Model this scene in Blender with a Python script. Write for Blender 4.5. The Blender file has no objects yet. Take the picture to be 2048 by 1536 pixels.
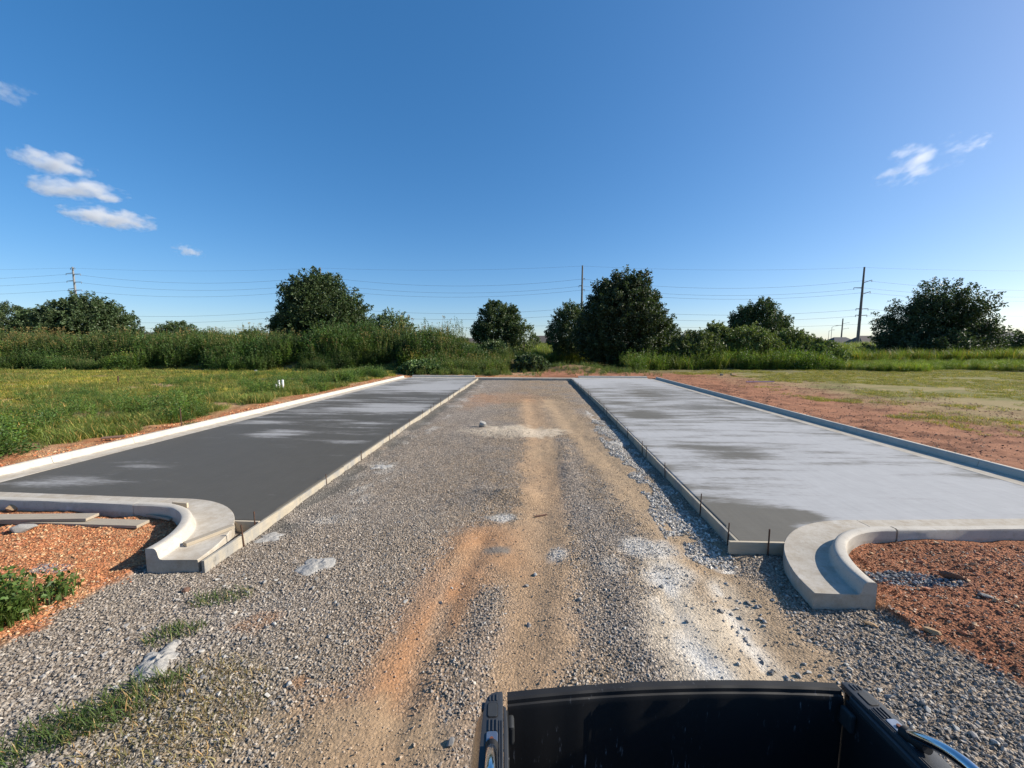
import bpy, bmesh, math, random
import numpy as np
from mathutils import Vector, Matrix

random.seed(7)
RNG = np.random.default_rng(11)
SC = bpy.context.scene
COL = SC.collection
PI = math.pi

# ------------------------------------------------------------------ camera
CAM_H = 2.75
FPX = 769.0                      # focal length in pixels of a 2048 px wide frame
YAW = math.radians(3.5)
PITCH = math.atan(80 / FPX)
cam_d = bpy.data.cameras.new('camera')
cam = bpy.data.objects.new('camera', cam_d)
COL.objects.link(cam)
cam_d.sensor_width = 36.0
cam_d.lens = 36.0 * FPX / 2048.0
cam_d.clip_start = 0.05
cam_d.clip_end = 12000
cam.location = (0, 0, CAM_H)
cam.rotation_euler = (PI / 2 - PITCH, 0, YAW)
SC.camera = cam

# ------------------------------------------------------------------ sky and sun
SUN_EL = math.radians(29)
SUN_AZ = math.radians(8)         # sun stands to the right (+X), a little ahead
SDIR = Vector((math.cos(SUN_EL) * math.cos(SUN_AZ), math.cos(SUN_EL) * math.sin(SUN_AZ), math.sin(SUN_EL)))
world = bpy.data.worlds.new('World')
SC.world = world
world.use_nodes = True
wn = world.node_tree.nodes
wl = world.node_tree.links
sky = wn.new('ShaderNodeTexSky')
sky.sky_type = 'NISHITA'
sky.sun_disc = False
sky.sun_elevation = SUN_EL
sky.sun_rotation = math.radians(90) - SUN_AZ
sky.altitude = 300
sky.air_density = 0.8
sky.dust_density = 0.9
sky.ozone_density = 3.8
bg = wn['Background']
bg.inputs['Strength'].default_value = 0.15
hsv = wn.new('ShaderNodeHueSaturation')             # one film-like saturation for the whole sky
hsv.inputs['Saturation'].default_value = 1.5
hsv.inputs['Hue'].default_value = 0.503
hsv.inputs['Value'].default_value = 1.12
gam = wn.new('ShaderNodeGamma')                     # and one tone curve, as a phone camera gives it
gam.inputs['Gamma'].default_value = 0.68
wl.new(sky.outputs[0], gam.inputs['Color'])
wl.new(gam.outputs[0], hsv.inputs['Color'])
wl.new(hsv.outputs[0], bg.inputs['Color'])
sun_d = bpy.data.lights.new('sun', 'SUN')
sun_d.energy = 5.0
sun_d.angle = math.radians(0.5)
sun_d.color = (1.0, 0.93, 0.82)
sun = bpy.data.objects.new('sun', sun_d)
sun.rotation_euler = SDIR.to_track_quat('Z', 'Y').to_euler()
sun.location = (60, 10, 60)
COL.objects.link(sun)
SC.view_settings.view_transform = 'Standard'
SC.view_settings.look = 'None'
SC.view_settings.exposure = 0.68
SC.view_settings.gamma = 1.0
SC.view_settings.use_curve_mapping = False
SC.cycles.max_bounces = 6
SC.cycles.volume_bounces = 3
SC.cycles.volume_step_rate = 1.0

# ------------------------------------------------------------------ measuring helpers
_f = np.array([-math.sin(YAW) * math.cos(PITCH), math.cos(YAW) * math.cos(PITCH), -math.sin(PITCH)])
_r = np.array([math.cos(YAW), math.sin(YAW), 0.0])
_u = np.cross(_r, _f)
def G(x, y, z=0.0):
    """ground point (height z) seen at photo pixel x, y"""
    d = _f * FPX + _r * (x - 1024) + _u * (768 - y)
    return np.array([0, 0, CAM_H]) + d * ((z - CAM_H) / d[2])
def D(x, y, yd):
    """point at distance yd ahead seen at photo pixel x, y"""
    d = _f * FPX + _r * (x - 1024) + _u * (768 - y)
    return np.array([0, 0, CAM_H]) + d * (yd / d[1])

# ------------------------------------------------------------------ noise
def _hash(ix, iy, seed):
    h = (ix.astype(np.int64) * 374761393 + iy.astype(np.int64) * 668265263 + seed * 982451653) & 0xffffffff
    h = ((h ^ (h >> 13)) * 1274126177) & 0xffffffff
    h = (h ^ (h >> 16)) & 0xffffffff
    return h / 4294967295.0
def vnoise(x, y, seed=0):
    x = np.asarray(x, float); y = np.asarray(y, float)
    ix = np.floor(x); iy = np.floor(y)
    fx = x - ix; fy = y - iy
    fx = fx * fx * (3 - 2 * fx); fy = fy * fy * (3 - 2 * fy)
    a = _hash(ix, iy, seed); b = _hash(ix + 1, iy, seed)
    c = _hash(ix, iy + 1, seed); d = _hash(ix + 1, iy + 1, seed)
    return (a * (1 - fx) + b * fx) * (1 - fy) + (c * (1 - fx) + d * fx) * fy
def fbm(x, y, seed=0, octv=4):
    s = 0; a = 0.5; t = 0
    x = np.asarray(x, float); y = np.asarray(y, float)
    for k in range(octv):
        s = s + a * vnoise(x * 2 ** k + 17.3 * k, y * 2 ** k - 9.1 * k, seed + k); t += a; a *= 0.5
    return s / t
def sstep(e0, e1, x):
    t = np.clip((np.asarray(x, float) - e0) / (e1 - e0), 0, 1)
    return t * t * (3 - 2 * t)
def lerp(a, b, t):
    return a + (b - a) * t

# ------------------------------------------------------------------ materials
def nodes_of(name):
    m = bpy.data.materials.new(name); m.use_nodes = True
    return m, m.node_tree.nodes, m.node_tree.links, m.node_tree.nodes['Principled BSDF']
def tex_noise(n, l, scale, detail=4, rough=0.6, vec=None, stretch=None):
    t = n.new('ShaderNodeTexNoise'); t.inputs['Scale'].default_value = scale
    t.inputs['Detail'].default_value = detail; t.inputs['Roughness'].default_value = rough
    if vec is None:
        g = n.new('ShaderNodeTexCoord'); vec = g.outputs['Object']
    if stretch:
        mp = n.new('ShaderNodeMapping'); mp.inputs['Scale'].default_value = stretch
        l.new(vec, mp.inputs['Vector']); vec = mp.outputs[0]
    l.new(vec, t.inputs['Vector'])
    return t
def mathn(n, l, op, a, b=None, c=None, clamp=False):
    m = n.new('ShaderNodeMath'); m.operation = op; m.use_clamp = clamp
    for k, v in enumerate((a, b, c)):
        if v is None: continue
        if isinstance(v, (int, float)): m.inputs[k].default_value = v
        else: l.new(v, m.inputs[k])
    return m.outputs[0]
def mixc(n, l, fac, a, b, mode='MIX'):
    m = n.new('ShaderNodeMix'); m.data_type = 'RGBA'; m.blend_type = mode
    for k, v in ((0, fac), (6, a), (7, b)):
        if isinstance(v, (int, float)): m.inputs[k].default_value = v
        elif isinstance(v, tuple): m.inputs[k].default_value = (*v, 1)
        else: l.new(v, m.inputs[k])
    return m.outputs[2]
def vary(n, l, col, scale, amt, detail=5, stretch=None):
    """colour times a noise round one"""
    t = tex_noise(n, l, scale, detail, 0.65, stretch=stretch)
    v = mathn(n, l, 'MULTIPLY_ADD', t.outputs['Fac'], 2 * amt, 1 - amt)
    return mixc(n, l, 1.0, col, v, 'MULTIPLY')
def bump(n, l, b, height, strength, dist=0.01):
    bp = n.new('ShaderNodeBump'); bp.inputs['Strength'].default_value = strength
    bp.inputs['Distance'].default_value = dist
    l.new(height, bp.inputs['Height']); l.new(bp.outputs[0], b.inputs['Normal'])
def attr(n, name, inst=False):
    a = n.new('ShaderNodeAttribute'); a.attribute_name = name
    if inst: a.attribute_type = 'INSTANCER'
    return a
def simple(name, col, rough=0.7, var=0.25, scale=6.0, metallic=0.0, bumpy=0.0, bscale=60, spec=0.4, stretch=None, second=None):
    m, n, l, b = nodes_of(name)
    c = vary(n, l, tuple(col), scale, var, stretch=stretch)
    if second:
        t = tex_noise(n, l, second[1], 6, 0.7, stretch=stretch)
        f = mathn(n, l, 'MULTIPLY_ADD', t.outputs['Fac'], second[2], -second[3], clamp=True)
        c = mixc(n, l, f, c, tuple(second[0]))
    l.new(c, b.inputs['Base Color'])
    b.inputs['Roughness'].default_value = rough; b.inputs['Metallic'].default_value = metallic
    b.inputs['Specular IOR Level'].default_value = spec
    if bumpy:
        t = tex_noise(n, l, bscale, 5, 0.7, stretch=stretch); bump(n, l, b, t.outputs['Fac'], bumpy)
    return m

def ground_mat():
    m, n, l, b = nodes_of('ground')
    col = attr(n, 'col').outputs['Color']; gr = attr(n, 'grav').outputs['Fac']
    g = n.new('ShaderNodeTexCoord')
    v = n.new('ShaderNodeTexVoronoi'); v.inputs['Scale'].default_value = 44; l.new(g.outputs['Object'], v.inputs['Vector'])
    wh = n.new('ShaderNodeTexWhiteNoise'); l.new(v.outputs['Color'], wh.inputs['Vector'])
    sp = mathn(n, l, 'MULTIPLY_ADD', wh.outputs['Value'], 1.1, 0.5)
    edge = mathn(n, l, 'MULTIPLY_ADD', v.outputs['Distance'], -0.9, 1.25)
    sp = mathn(n, l, 'MULTIPLY', sp, edge)
    sp = mathn(n, l, 'SUBTRACT', sp, 1.0)
    sp = mathn(n, l, 'MULTIPLY_ADD', sp, gr, 1.0)
    c = mixc(n, l, 1.0, col, sp, 'MULTIPLY')
    c = vary(n, l, c, 9, 0.22, 8)
    c = vary(n, l, c, 1.3, 0.15, 5)
    l.new(c, b.inputs['Base Color']); b.inputs['Roughness'].default_value = 0.95
    b.inputs['Specular IOR Level'].default_value = 0.15
    t = tex_noise(n, l, 28, 8, 0.75)
    hh = mathn(n, l, 'MULTIPLY', v.outputs['Distance'], gr)
    hh = mathn(n, l, 'MULTIPLY_ADD', hh, -1.2, t.outputs['Fac'])
    bump(n, l, b, hh, 0.9, 0.025)
    return m
def stone_mat():
    m, n, l, b = nodes_of('stone')
    c = attr(n, 'tint', True).outputs['Color']
    c = vary(n, l, c, 20, 0.3, 3)
    l.new(c, b.inputs['Base Color']); b.inputs['Roughness'].default_value = 0.85
    b.inputs['Specular IOR Level'].default_value = 0.3
    return m
def leaf_mat(name, inst=False, trans=0.3, rough=0.55):
    m, n, l, b = nodes_of(name)
    c = attr(n, 'col').outputs['Color']
    if inst: c = mixc(n, l, 1.0, c, attr(n, 'tint', True).outputs['Color'], 'MULTIPLY')
    l.new(c, b.inputs['Base Color']); b.inputs['Roughness'].default_value = rough
    b.inputs['Specular IOR Level'].default_value = 0.35
    t = n.new('ShaderNodeBsdfTranslucent')
    l.new(mixc(n, l, 1.0, c, (1.25, 1.35, 0.6), 'MULTIPLY'), t.inputs['Color'])
    mx = n.new('ShaderNodeMixShader'); mx.inputs[0].default_value = trans
    l.new(b.outputs[0], mx.inputs[1]); l.new(t.outputs[0], mx.inputs[2])
    l.new(mx.outputs[0], n['Material Output'].inputs[0])
    return m
def slab_mat():
    """fresh concrete: attribute 'cure' runs from damp dark (0) to dry pale (1)"""
    m, n, l, b = nodes_of('fresh_concrete')
    cure = attr(n, 'cure').outputs['Fac']; base = attr(n, 'warm').outputs['Fac']
    t1 = tex_noise(n, l, 1.0, 6, 0.62, stretch=(0.42, 2.5, 1))
    t2 = tex_noise(n, l, 1.0, 5, 0.7, stretch=(5, 26, 1))
    t3 = tex_noise(n, l, 1.0, 3, 0.6, stretch=(1.2, 150, 1))
    f = mathn(n, l, 'MULTIPLY_ADD', t1.outputs['Fac'], 3.0, -1.5)
    f = mathn(n, l, 'ADD', f, cure)
    f = mathn(n, l, 'MULTIPLY_ADD', mathn(n, l, 'SUBTRACT', t2.outputs['Fac'], 0.5), 1.3, f)
    f = mathn(n, l, 'MULTIPLY_ADD', mathn(n, l, 'SUBTRACT', t3.outputs['Fac'], 0.5), 0.6, f)
    mr = n.new('ShaderNodeMapRange'); mr.interpolation_type = 'SMOOTHSTEP'
    mr.inputs['From Min'].default_value = 0.12; mr.inputs['From Max'].default_value = 1.12
    l.new(f, mr.inputs['Value'])
    dark = mixc(n, l, base, (0.078, 0.072, 0.060), (0.152, 0.140, 0.115))
    pale = mixc(n, l, base, (0.29, 0.285, 0.275), (0.38, 0.378, 0.374))
    c = mixc(n, l, mr.outputs[0], dark, pale)
    c = vary(n, l, c, 1.0, 0.16, 4, stretch=(3, 90, 1))
    c = vary(n, l, c, 1.0, 0.10, 4, stretch=(14, 1.2, 1))
    c = vary(n, l, c, 3.0, 0.10, 6)
    l.new(c, b.inputs['Base Color'])
    rg = mathn(n, l, 'MULTIPLY_ADD', mr.outputs[0], 0.3, 0.55)
    l.new(rg, b.inputs['Roughness']); b.inputs['Specular IOR Level'].default_value = 0.10
    bump(n, l, b, tex_noise(n, l, 1.0, 3, 0.7, stretch=(6, 170, 1)).outputs['Fac'], 0.35, 0.004)
    return m
MAT = {}
MAT['ground'] = ground_mat()
MAT['stone'] = stone_mat()
MAT['slab'] = slab_mat()
MAT['leaf'] = leaf_mat('tree_leaf', False, 0.22)
MAT['weed'] = leaf_mat('weed_leaf', True, 0.35)
MAT['leaf_near'] = leaf_mat('weed_leaf_near', False, 0.35)
def kerb_mat():
    m, n, l, b = nodes_of('kerb_concrete')
    c = vary(n, l, (0.46, 0.42, 0.355), 3, 0.2, 6)
    t = tex_noise(n, l, 7, 7, 0.7)
    f = mathn(n, l, 'MULTIPLY_ADD', t.outputs['Fac'], 4.0, -2.15, clamp=True)
    f = mathn(n, l, 'MULTIPLY', f, 0.75)
    c = mixc(n, l, f, c, (0.30, 0.25, 0.185))
    t = tex_noise(n, l, 2.2, 6, 0.75)
    f = mathn(n, l, 'MULTIPLY_ADD', t.outputs['Fac'], 5.0, -2.9, clamp=True)
    c = mixc(n, l, f, c, (0.62, 0.61, 0.58))
    gp = n.new('ShaderNodeNewGeometry'); sx = n.new('ShaderNodeSeparateXYZ'); l.new(gp.outputs['Position'], sx.inputs[0])
    low = mathn(n, l, 'MULTIPLY_ADD', sx.outputs['Z'], -40, 7.2, clamp=True)      # silt settled in the gutter pan
    t = tex_noise(n, l, 4.5, 8, 0.75); f = mathn(n, l, 'MULTIPLY_ADD', t.outputs['Fac'], 3.2, -1.15, clamp=True)
    c = mixc(n, l, mathn(n, l, 'MULTIPLY', mathn(n, l, 'MULTIPLY', f, low), .8), c, (0.30, 0.245, 0.175))
    t = tex_noise(n, l, 1.0, 6, 0.8, stretch=(16, 16, 60)); f = mathn(n, l, 'MULTIPLY_ADD', t.outputs['Fac'], 7, -4.1, clamp=True)
    c = mixc(n, l, mathn(n, l, 'MULTIPLY', f, .7), c, (0.2, 0.165, 0.13))
    t = tex_noise(n, l, 90, 3, 0.5)
    f = mathn(n, l, 'MULTIPLY_ADD', t.outputs['Fac'], 9.0, -5.7, clamp=True)
    c = mixc(n, l, f, c, (0.2, 0.16, 0.12))
    l.new(c, b.inputs['Base Color']); b.inputs['Roughness'].default_value = 0.85
    b.inputs['Specular IOR Level'].default_value = 0.3
    bump(n, l, b, tex_noise(n, l, 110, 5, 0.7).outputs['Fac'], 0.35, 0.004)
    return m
MAT['kerb'] = kerb_mat()
def form_mat(name, stretch, drip):
    m, n, l, b = nodes_of(name)
    c = vary(n, l, (0.36, 0.315, 0.24), 1.0, 0.35, stretch=stretch)
    t = tex_noise(n, l, 1.0, 5, 0.65, stretch=drip); f = mathn(n, l, 'MULTIPLY_ADD', t.outputs['Fac'], 6, -2.7, clamp=True)
    c = mixc(n, l, mathn(n, l, 'MULTIPLY', f, .8), c, (0.24, 0.235, 0.22))
    t = tex_noise(n, l, 1.0, 4, 0.7, stretch=tuple(v * 2.3 for v in drip)); f = mathn(n, l, 'MULTIPLY_ADD', t.outputs['Fac'], 8, -5.0, clamp=True)
    c = mixc(n, l, f, c, (0.11, 0.105, 0.095))
    l.new(c, b.inputs['Base Color']); b.inputs['Roughness'].default_value = .85; b.inputs['Specular IOR Level'].default_value = .25
    bump(n, l, b, tex_noise(n, l, 1.0, 5, .7, stretch=stretch).outputs['Fac'], .35, .006)
    return m
MAT['form'] = form_mat('form_wood', (5, 40, 40), (4, 4, 1.5))
MAT['form_x'] = simple('form_wood_cross', (0.46, 0.38, 0.27), 0.8, 0.3, 1.0, bumpy=0.3, bscale=1.0, stretch=(5, 40, 40), second=((0.36, 0.35, 0.32), 3.0, 4.0, 2.0))
MAT['grey_wood'] = simple('weathered_wood', (0.33, 0.28, 0.21), 0.85, 0.35, 1.0, bumpy=0.4, bscale=1.0, stretch=(4, 45, 45))
MAT['rebar'] = simple('rusty_steel', (0.085, 0.05, 0.035), 0.75, 0.4, 40, metallic=0.3, second=((0.2, 0.075, 0.03), 30, 3, 1.5))
MAT['spill'] = simple('spilt_concrete', (0.37, 0.35, 0.315), 0.95, 0.45, 30, bumpy=1.0, bscale=55, second=((0.2, 0.195, 0.18), 24, 5, 2.4))
MAT['pvc'] = simple('white_pvc', (0.75, 0.75, 0.74), 0.4, 0.08, 5)
MAT['purple'] = simple('purple_plastic', (0.30, 0.19, 0.33), 0.5, 0.15, 5)
MAT['bark'] = simple('bark', (0.10, 0.075, 0.055), 0.9, 0.35, 8, bumpy=0.5, bscale=20)
MAT['steel_pole'] = simple('pole_steel', (0.12, 0.115, 0.11), 0.7, 0.2, 2)
MAT['galv'] = simple('galvanised_pole', (0.2, 0.21, 0.22), 0.6, 0.15, 2)
MAT['wire'] = simple('wire', (0.10, 0.11, 0.13), 0.6, 0.05, 2)
MAT['rock'] = simple('rock', (0.40, 0.26, 0.14), 0.9, 0.35, 12, bumpy=0.6, bscale=30)
MAT['rock_dark'] = simple('rock_dark', (0.16, 0.09, 0.06), 0.9, 0.3, 12, bumpy=0.6, bscale=30)

# ------------------------------------------------------------------ mesh helpers
class MB:
    def __init__(s): s.v = []; s.f = []
    def add(s, vs, fs):
        o = len(s.v); s.v += [tuple(map(float, p)) for p in vs]; s.f += [tuple(i + o for i in f) for f in fs]; return s
    def box(s, x0, x1, y0, y1, z0, z1):
        return s.add([(x0, y0, z0), (x1, y0, z0), (x1, y1, z0), (x0, y1, z0), (x0, y0, z1), (x1, y0, z1), (x1, y1, z1), (x0, y1, z1)],
                     [(0, 3, 2, 1), (4, 5, 6, 7), (0, 1, 5, 4), (1, 2, 6, 5), (2, 3, 7, 6), (3, 0, 4, 7)])
    def tube(s, pts, rad, n=8, cap=True):
        pts = [Vector(p) for p in pts]
        rad = rad if isinstance(rad, (list, tuple)) else [rad] * len(pts)
        vs = []; fs = []
        for i, p in enumerate(pts):
            t = (pts[min(i + 1, len(pts) - 1)] - pts[max(i - 1, 0)]).normalized()
            a = Vector((0, 0, 1)) if abs(t.z) < 0.9 else Vector((1, 0, 0))
            e1 = t.cross(a).normalized(); e2 = t.cross(e1)
            for k in range(n):
                w = 2 * PI * k / n
                vs.append(p + (e1 * math.cos(w) + e2 * math.sin(w)) * rad[i])
        for i in range(len(pts) - 1):
            for k in range(n):
                fs.append((i * n + k, i * n + (k + 1) % n, (i + 1) * n + (k + 1) % n, (i + 1) * n + k))
        if cap:
            fs.append(tuple(range(n - 1, -1, -1))); o = (len(pts) - 1) * n
            fs.append(tuple(o + k for k in range(n)))
        return s.add(vs, fs)
    def prism(s, poly, z0, z1):
        n = len(poly)
        return s.add([(*p, z0) for p in poly] + [(*p, z1) for p in poly],
                     [tuple(range(n - 1, -1, -1)), tuple(range(n, 2 * n))] + [(k, (k + 1) % n, n + (k + 1) % n, n + k) for k in range(n)])
    def mesh(s, name, mat=None, bevel=0, smooth=None):
        me = bpy.data.meshes.new(name)
        if bevel:
            bm = bmesh.new()
            vs = [bm.verts.new(p) for p in s.v]
            for f in s.f:
                try: bm.faces.new([vs[i] for i in f])
                except ValueError: pass
            bmesh.ops.recalc_face_normals(bm, faces=bm.faces)
            es = [e for e in bm.edges if len(e.link_faces) == 2 and e.calc_face_angle(0) > 0.6]
            bmesh.ops.bevel(bm, geom=es, offset=bevel, segments=2, affect='EDGES', profile=0.6)
            bm.to_mesh(me); bm.free()
        else:
            me.from_pydata(s.v, [], s.f)
        if mat: me.materials.append(MAT[mat] if isinstance(mat, str) else mat)
        if smooth is not None:
            me.polygons.foreach_set('use_smooth', [True] * len(me.polygons))
            me.set_sharp_from_angle(angle=math.radians(smooth))
        me.update()
        return me
    def build(s, name, mat, parent=None, bevel=0, smooth=None, loc=None, rotz=0):
        o = bpy.data.objects.new(name, s.mesh(name, mat, bevel, smooth))
        COL.objects.link(o)
        if parent: o.parent = parent
        if loc is not None: o.location = loc
        if rotz: o.rotation_euler.z = rotz
        return o
def tag(o, label=None, cat=None, group=None, kind=None):
    if label: o['label'] = label
    if cat: o['category'] = cat
    if group: o['group'] = group
    if kind: o['kind'] = kind
    return o
def empty(name, loc=(0, 0, 0), rotz=0):
    o = bpy.data.objects.new(name, None); COL.objects.link(o)
    o.location = loc; o.rotation_euler.z = rotz; o.empty_display_size = 0.2
    return o
def np_mesh(name, verts, faces, mats, fcol=None, vattrs=None, smooth=False):
    """fast mesh from arrays; faces (n,3) or (n,4)"""
    me = bpy.data.meshes.new(name)
    k = faces.shape[1]
    me.vertices.add(len(verts)); me.vertices.foreach_set('co', np.asarray(verts, np.float32).ravel())
    me.loops.add(faces.size); me.loops.foreach_set('vertex_index', faces.astype(np.int32).ravel())
    me.polygons.add(len(faces)); me.polygons.foreach_set('loop_start', np.arange(0, faces.size, k, dtype=np.int32))
    if smooth: me.polygons.foreach_set('use_smooth', np.ones(len(faces), bool))
    for m in mats: me.materials.append(MAT[m] if isinstance(m, str) else m)
    if fcol is not None:
        a = me.attributes.new('col', 'FLOAT_COLOR', 'FACE')
        c = np.ones((len(faces), 4), np.float32); c[:, :3] = fcol; a.data.foreach_set('color', c.ravel())
    for nm, arr in (vattrs or {}).items():
        if arr.ndim == 2:
            a = me.attributes.new(nm, 'FLOAT_COLOR', 'POINT')
            c = np.ones((len(arr), 4), np.float32); c[:, :3] = arr; a.data.foreach_set('color', c.ravel())
        else:
            a = me.attributes.new(nm, 'FLOAT', 'POINT'); a.data.foreach_set('value', arr.astype(np.float32))
    me.update(calc_edges=True); me.validate()
    return me
def link(name, me, parent=None):
    o = bpy.data.objects.new(name, me); COL.objects.link(o)
    if parent: o.parent = parent
    return o

# ------------------------------------------------------------------ layout of the concrete
Z_SLAB, Z_TOP = 0.15, 0.30
def form_l(y): return -4.03 - 0.028 * np.minimum(y - 5, 6) - 0.0125 * np.maximum(y - 11, 0)      # outer face of the left slab
def form_r(y): return 2.72 + 0.012 * np.minimum(y - 5, 12) - 0.010 * np.maximum(y - 17, 0)
CL, CR, RL = (-5.90, 4.10), (4.76, 3.95), 1.83
def lip_w(y): return -10.09 + 0.017 * (y - 7)        # left lip of the gutter
def lip_e(y): return 8.98 - 0.022 * (y - 7)
Y_END = 29.25
def fillet(pts, radii, n=10):
    out = [Vector(pts[0])]
    for i in range(1, len(pts) - 1):
        p, a, b = Vector(pts[i]), Vector(pts[i - 1]), Vector(pts[i + 1])
        u, v = (a - p).normalized(), (b - p).normalized()
        ang = u.angle(v); d = radii[i] / math.tan(ang / 2)
        s, e = p + u * d, p + v * d
        c = p + (u + v).normalized() * (radii[i] / math.sin(ang / 2))
        a0 = math.atan2(*(s - c).yx); a1 = math.atan2(*(e - c).yx); da = (a1 - a0 + PI) % (2 * PI) - PI
        for k in range(n + 1): w = a0 + da * k / n; out.append(c + Vector((math.cos(w), math.sin(w))) * radii[i])
    out.append(Vector(pts[-1])); return out
def arc(c, r, a0, a1, n=22): return [Vector((c[0] + r * math.cos(lerp(a0, a1, k / n)), c[1] + r * math.sin(lerp(a0, a1, k / n)))) for k in range(n + 1)]
def resample(pts, step):
    out = []; 
    for a, b in zip(pts[:-1], pts[1:]):
        m = max(1, int((b - a).length / step))
        out += [a.lerp(b, k / m) for k in range(m)]
    return out + [pts[-1]]
PROFILE = [(0, -.06), (0, .143), (.007, .15), (.42, .155), (.447, .163), (.462, .185), (.478, .255), (.489, .282), (.508, .297), (.53, .301), (.585, .301), (.602, .294), (.61, .278), (.61, -.06)]
def sweep(path, side, prof=PROFILE):
    n = len(prof); vs = []; fs = []
    for i, p in enumerate(path):
        t = (path[min(i + 1, len(path) - 1)] - path[max(i - 1, 0)]).normalized()
        nn = Vector((-t.y, t.x)) * side
        for j, (d, z) in enumerate(prof):
            q = p + nn * d; w = .006 * (float(vnoise(q.x * 3 + j * 5, q.y * 3, 7)) - .5); vs.append((q.x + nn.x * w, q.y + nn.y * w, z + (w if 0 < j < len(prof) - 1 else 0)))
    for i in range(len(path) - 1):
        for k in range(n): 
            q = (i * n + k, i * n + (k + 1) % n, (i + 1) * n + (k + 1) % n, (i + 1) * n + k)
            fs.append(q if side < 0 else q[::-1])
    c0, c1 = tuple(range(n)), tuple((len(path) - 1) * n + k for k in range(n))
    fs += [c0[::-1], c1] if side < 0 else [c0, c1[::-1]]
    return MB().add(vs, fs)
def kerb_run(name, path, side, cuts, prof=PROFILE):
    """a run of kerb and gutter cut into cast lengths with open joints"""
    root = empty(name, (path[0].x, path[0].y, 0)); tag(root, kind='structure')
    L = [0]
    for a, b in zip(path[:-1], path[1:]): L.append(L[-1] + (b - a).length)
    cuts = [0] + [c for c in cuts if c < L[-1] - 0.3] + [L[-1]]
    def at(s):
        for i in range(len(path) - 1):
            if L[i + 1] >= s: return path[i].lerp(path[i + 1], (s - L[i]) / max(1e-6, L[i + 1] - L[i]))
        return path[-1]
    for a, b in zip(cuts[:-1], cuts[1:]):
        a2, b2 = a + (0.004 if a else 0), b - 0.004
        sub = [at(a2)] + [p for p, s in zip(path, L) if a2 + 0.01 < s < b2 - 0.01] + [at(b2)]
        o = sweep(sub, side, prof).build('kerb_segment', 'kerb', root, smooth=35)
        o.matrix_parent_inverse = Matrix.Translation(root.location).inverted()
    return root
yl = 5.88
path_l = [Vector((CL[0] + RL, 4.17))] + arc(CL, RL, 0.06, PI / 2) + fillet([(-6.5, 5.935), (lip_w(6.0), 6.02), (lip_w(8), 8.0)], [0, .45, 0])[0:] + [Vector((lip_w(y), y)) for y in (10, 14, 18, 22, 26, 29.2)]
path_l = resample(path_l, 0.22)
s0 = RL * (PI / 2 - .06)
kerb_l = kerb_run('kerb_and_gutter', path_l, 1, [s0 + 0.3, s0 + 3.3, s0 + 5.6] + [s0 + 7.3 + 3.05 * k for k in range(9)])
path_r = [Vector((CR[0] - RL, 3.97))] + arc(CR, RL, PI - 0.02, PI / 2) + fillet([(5.2, 5.81), (lip_e(6.1), 6.12), (lip_e(8), 8.0)], [0, .45, 0]) + [Vector((lip_e(y), y)) for y in (10, 14, 18, 22, 26, 29.2)]
path_r = resample(path_r, 0.22)
kerb_r = kerb_run('kerb_and_gutter', path_r, -1, [s0 + 0.1, s0 + 3.2, s0 + 5.0] + [s0 + 6.6 + 3.05 * k for k in range(9)])
tag(kerb_l, 'sunlit cream kerb and gutter round the dark left slab')
tag(kerb_r, 'shaded grey kerb and gutter round the pale right slab')
# far kerb: full height behind both slabs, dropped to a flat crossing behind the gravel
FLAT = [(d, min(z, .152)) for d, z in PROFILE]
far_a = kerb_run('kerb_and_gutter', [Vector((x, 29.30)) for x in np.linspace(-9.72, -4.72, 12)], 1, [2.4])
far_b = kerb_run('kerb_and_gutter', [Vector((x, 29.30)) for x in np.linspace(3.3, 8.5, 12)], 1, [2.2])
far_m = kerb_run('crossing_gutter', [Vector((x, 29.31)) for x in np.linspace(-4.70, 3.28, 12)], 1, [2.5, 5.2], [(d * 1.6, z) for d, z in FLAT])
tag(far_a, 'low far kerb closing the dark left slab'); tag(far_b, 'low far kerb closing the pale right slab')
tag(far_m, 'flat concrete crossing at the far end of the gravel')

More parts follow.
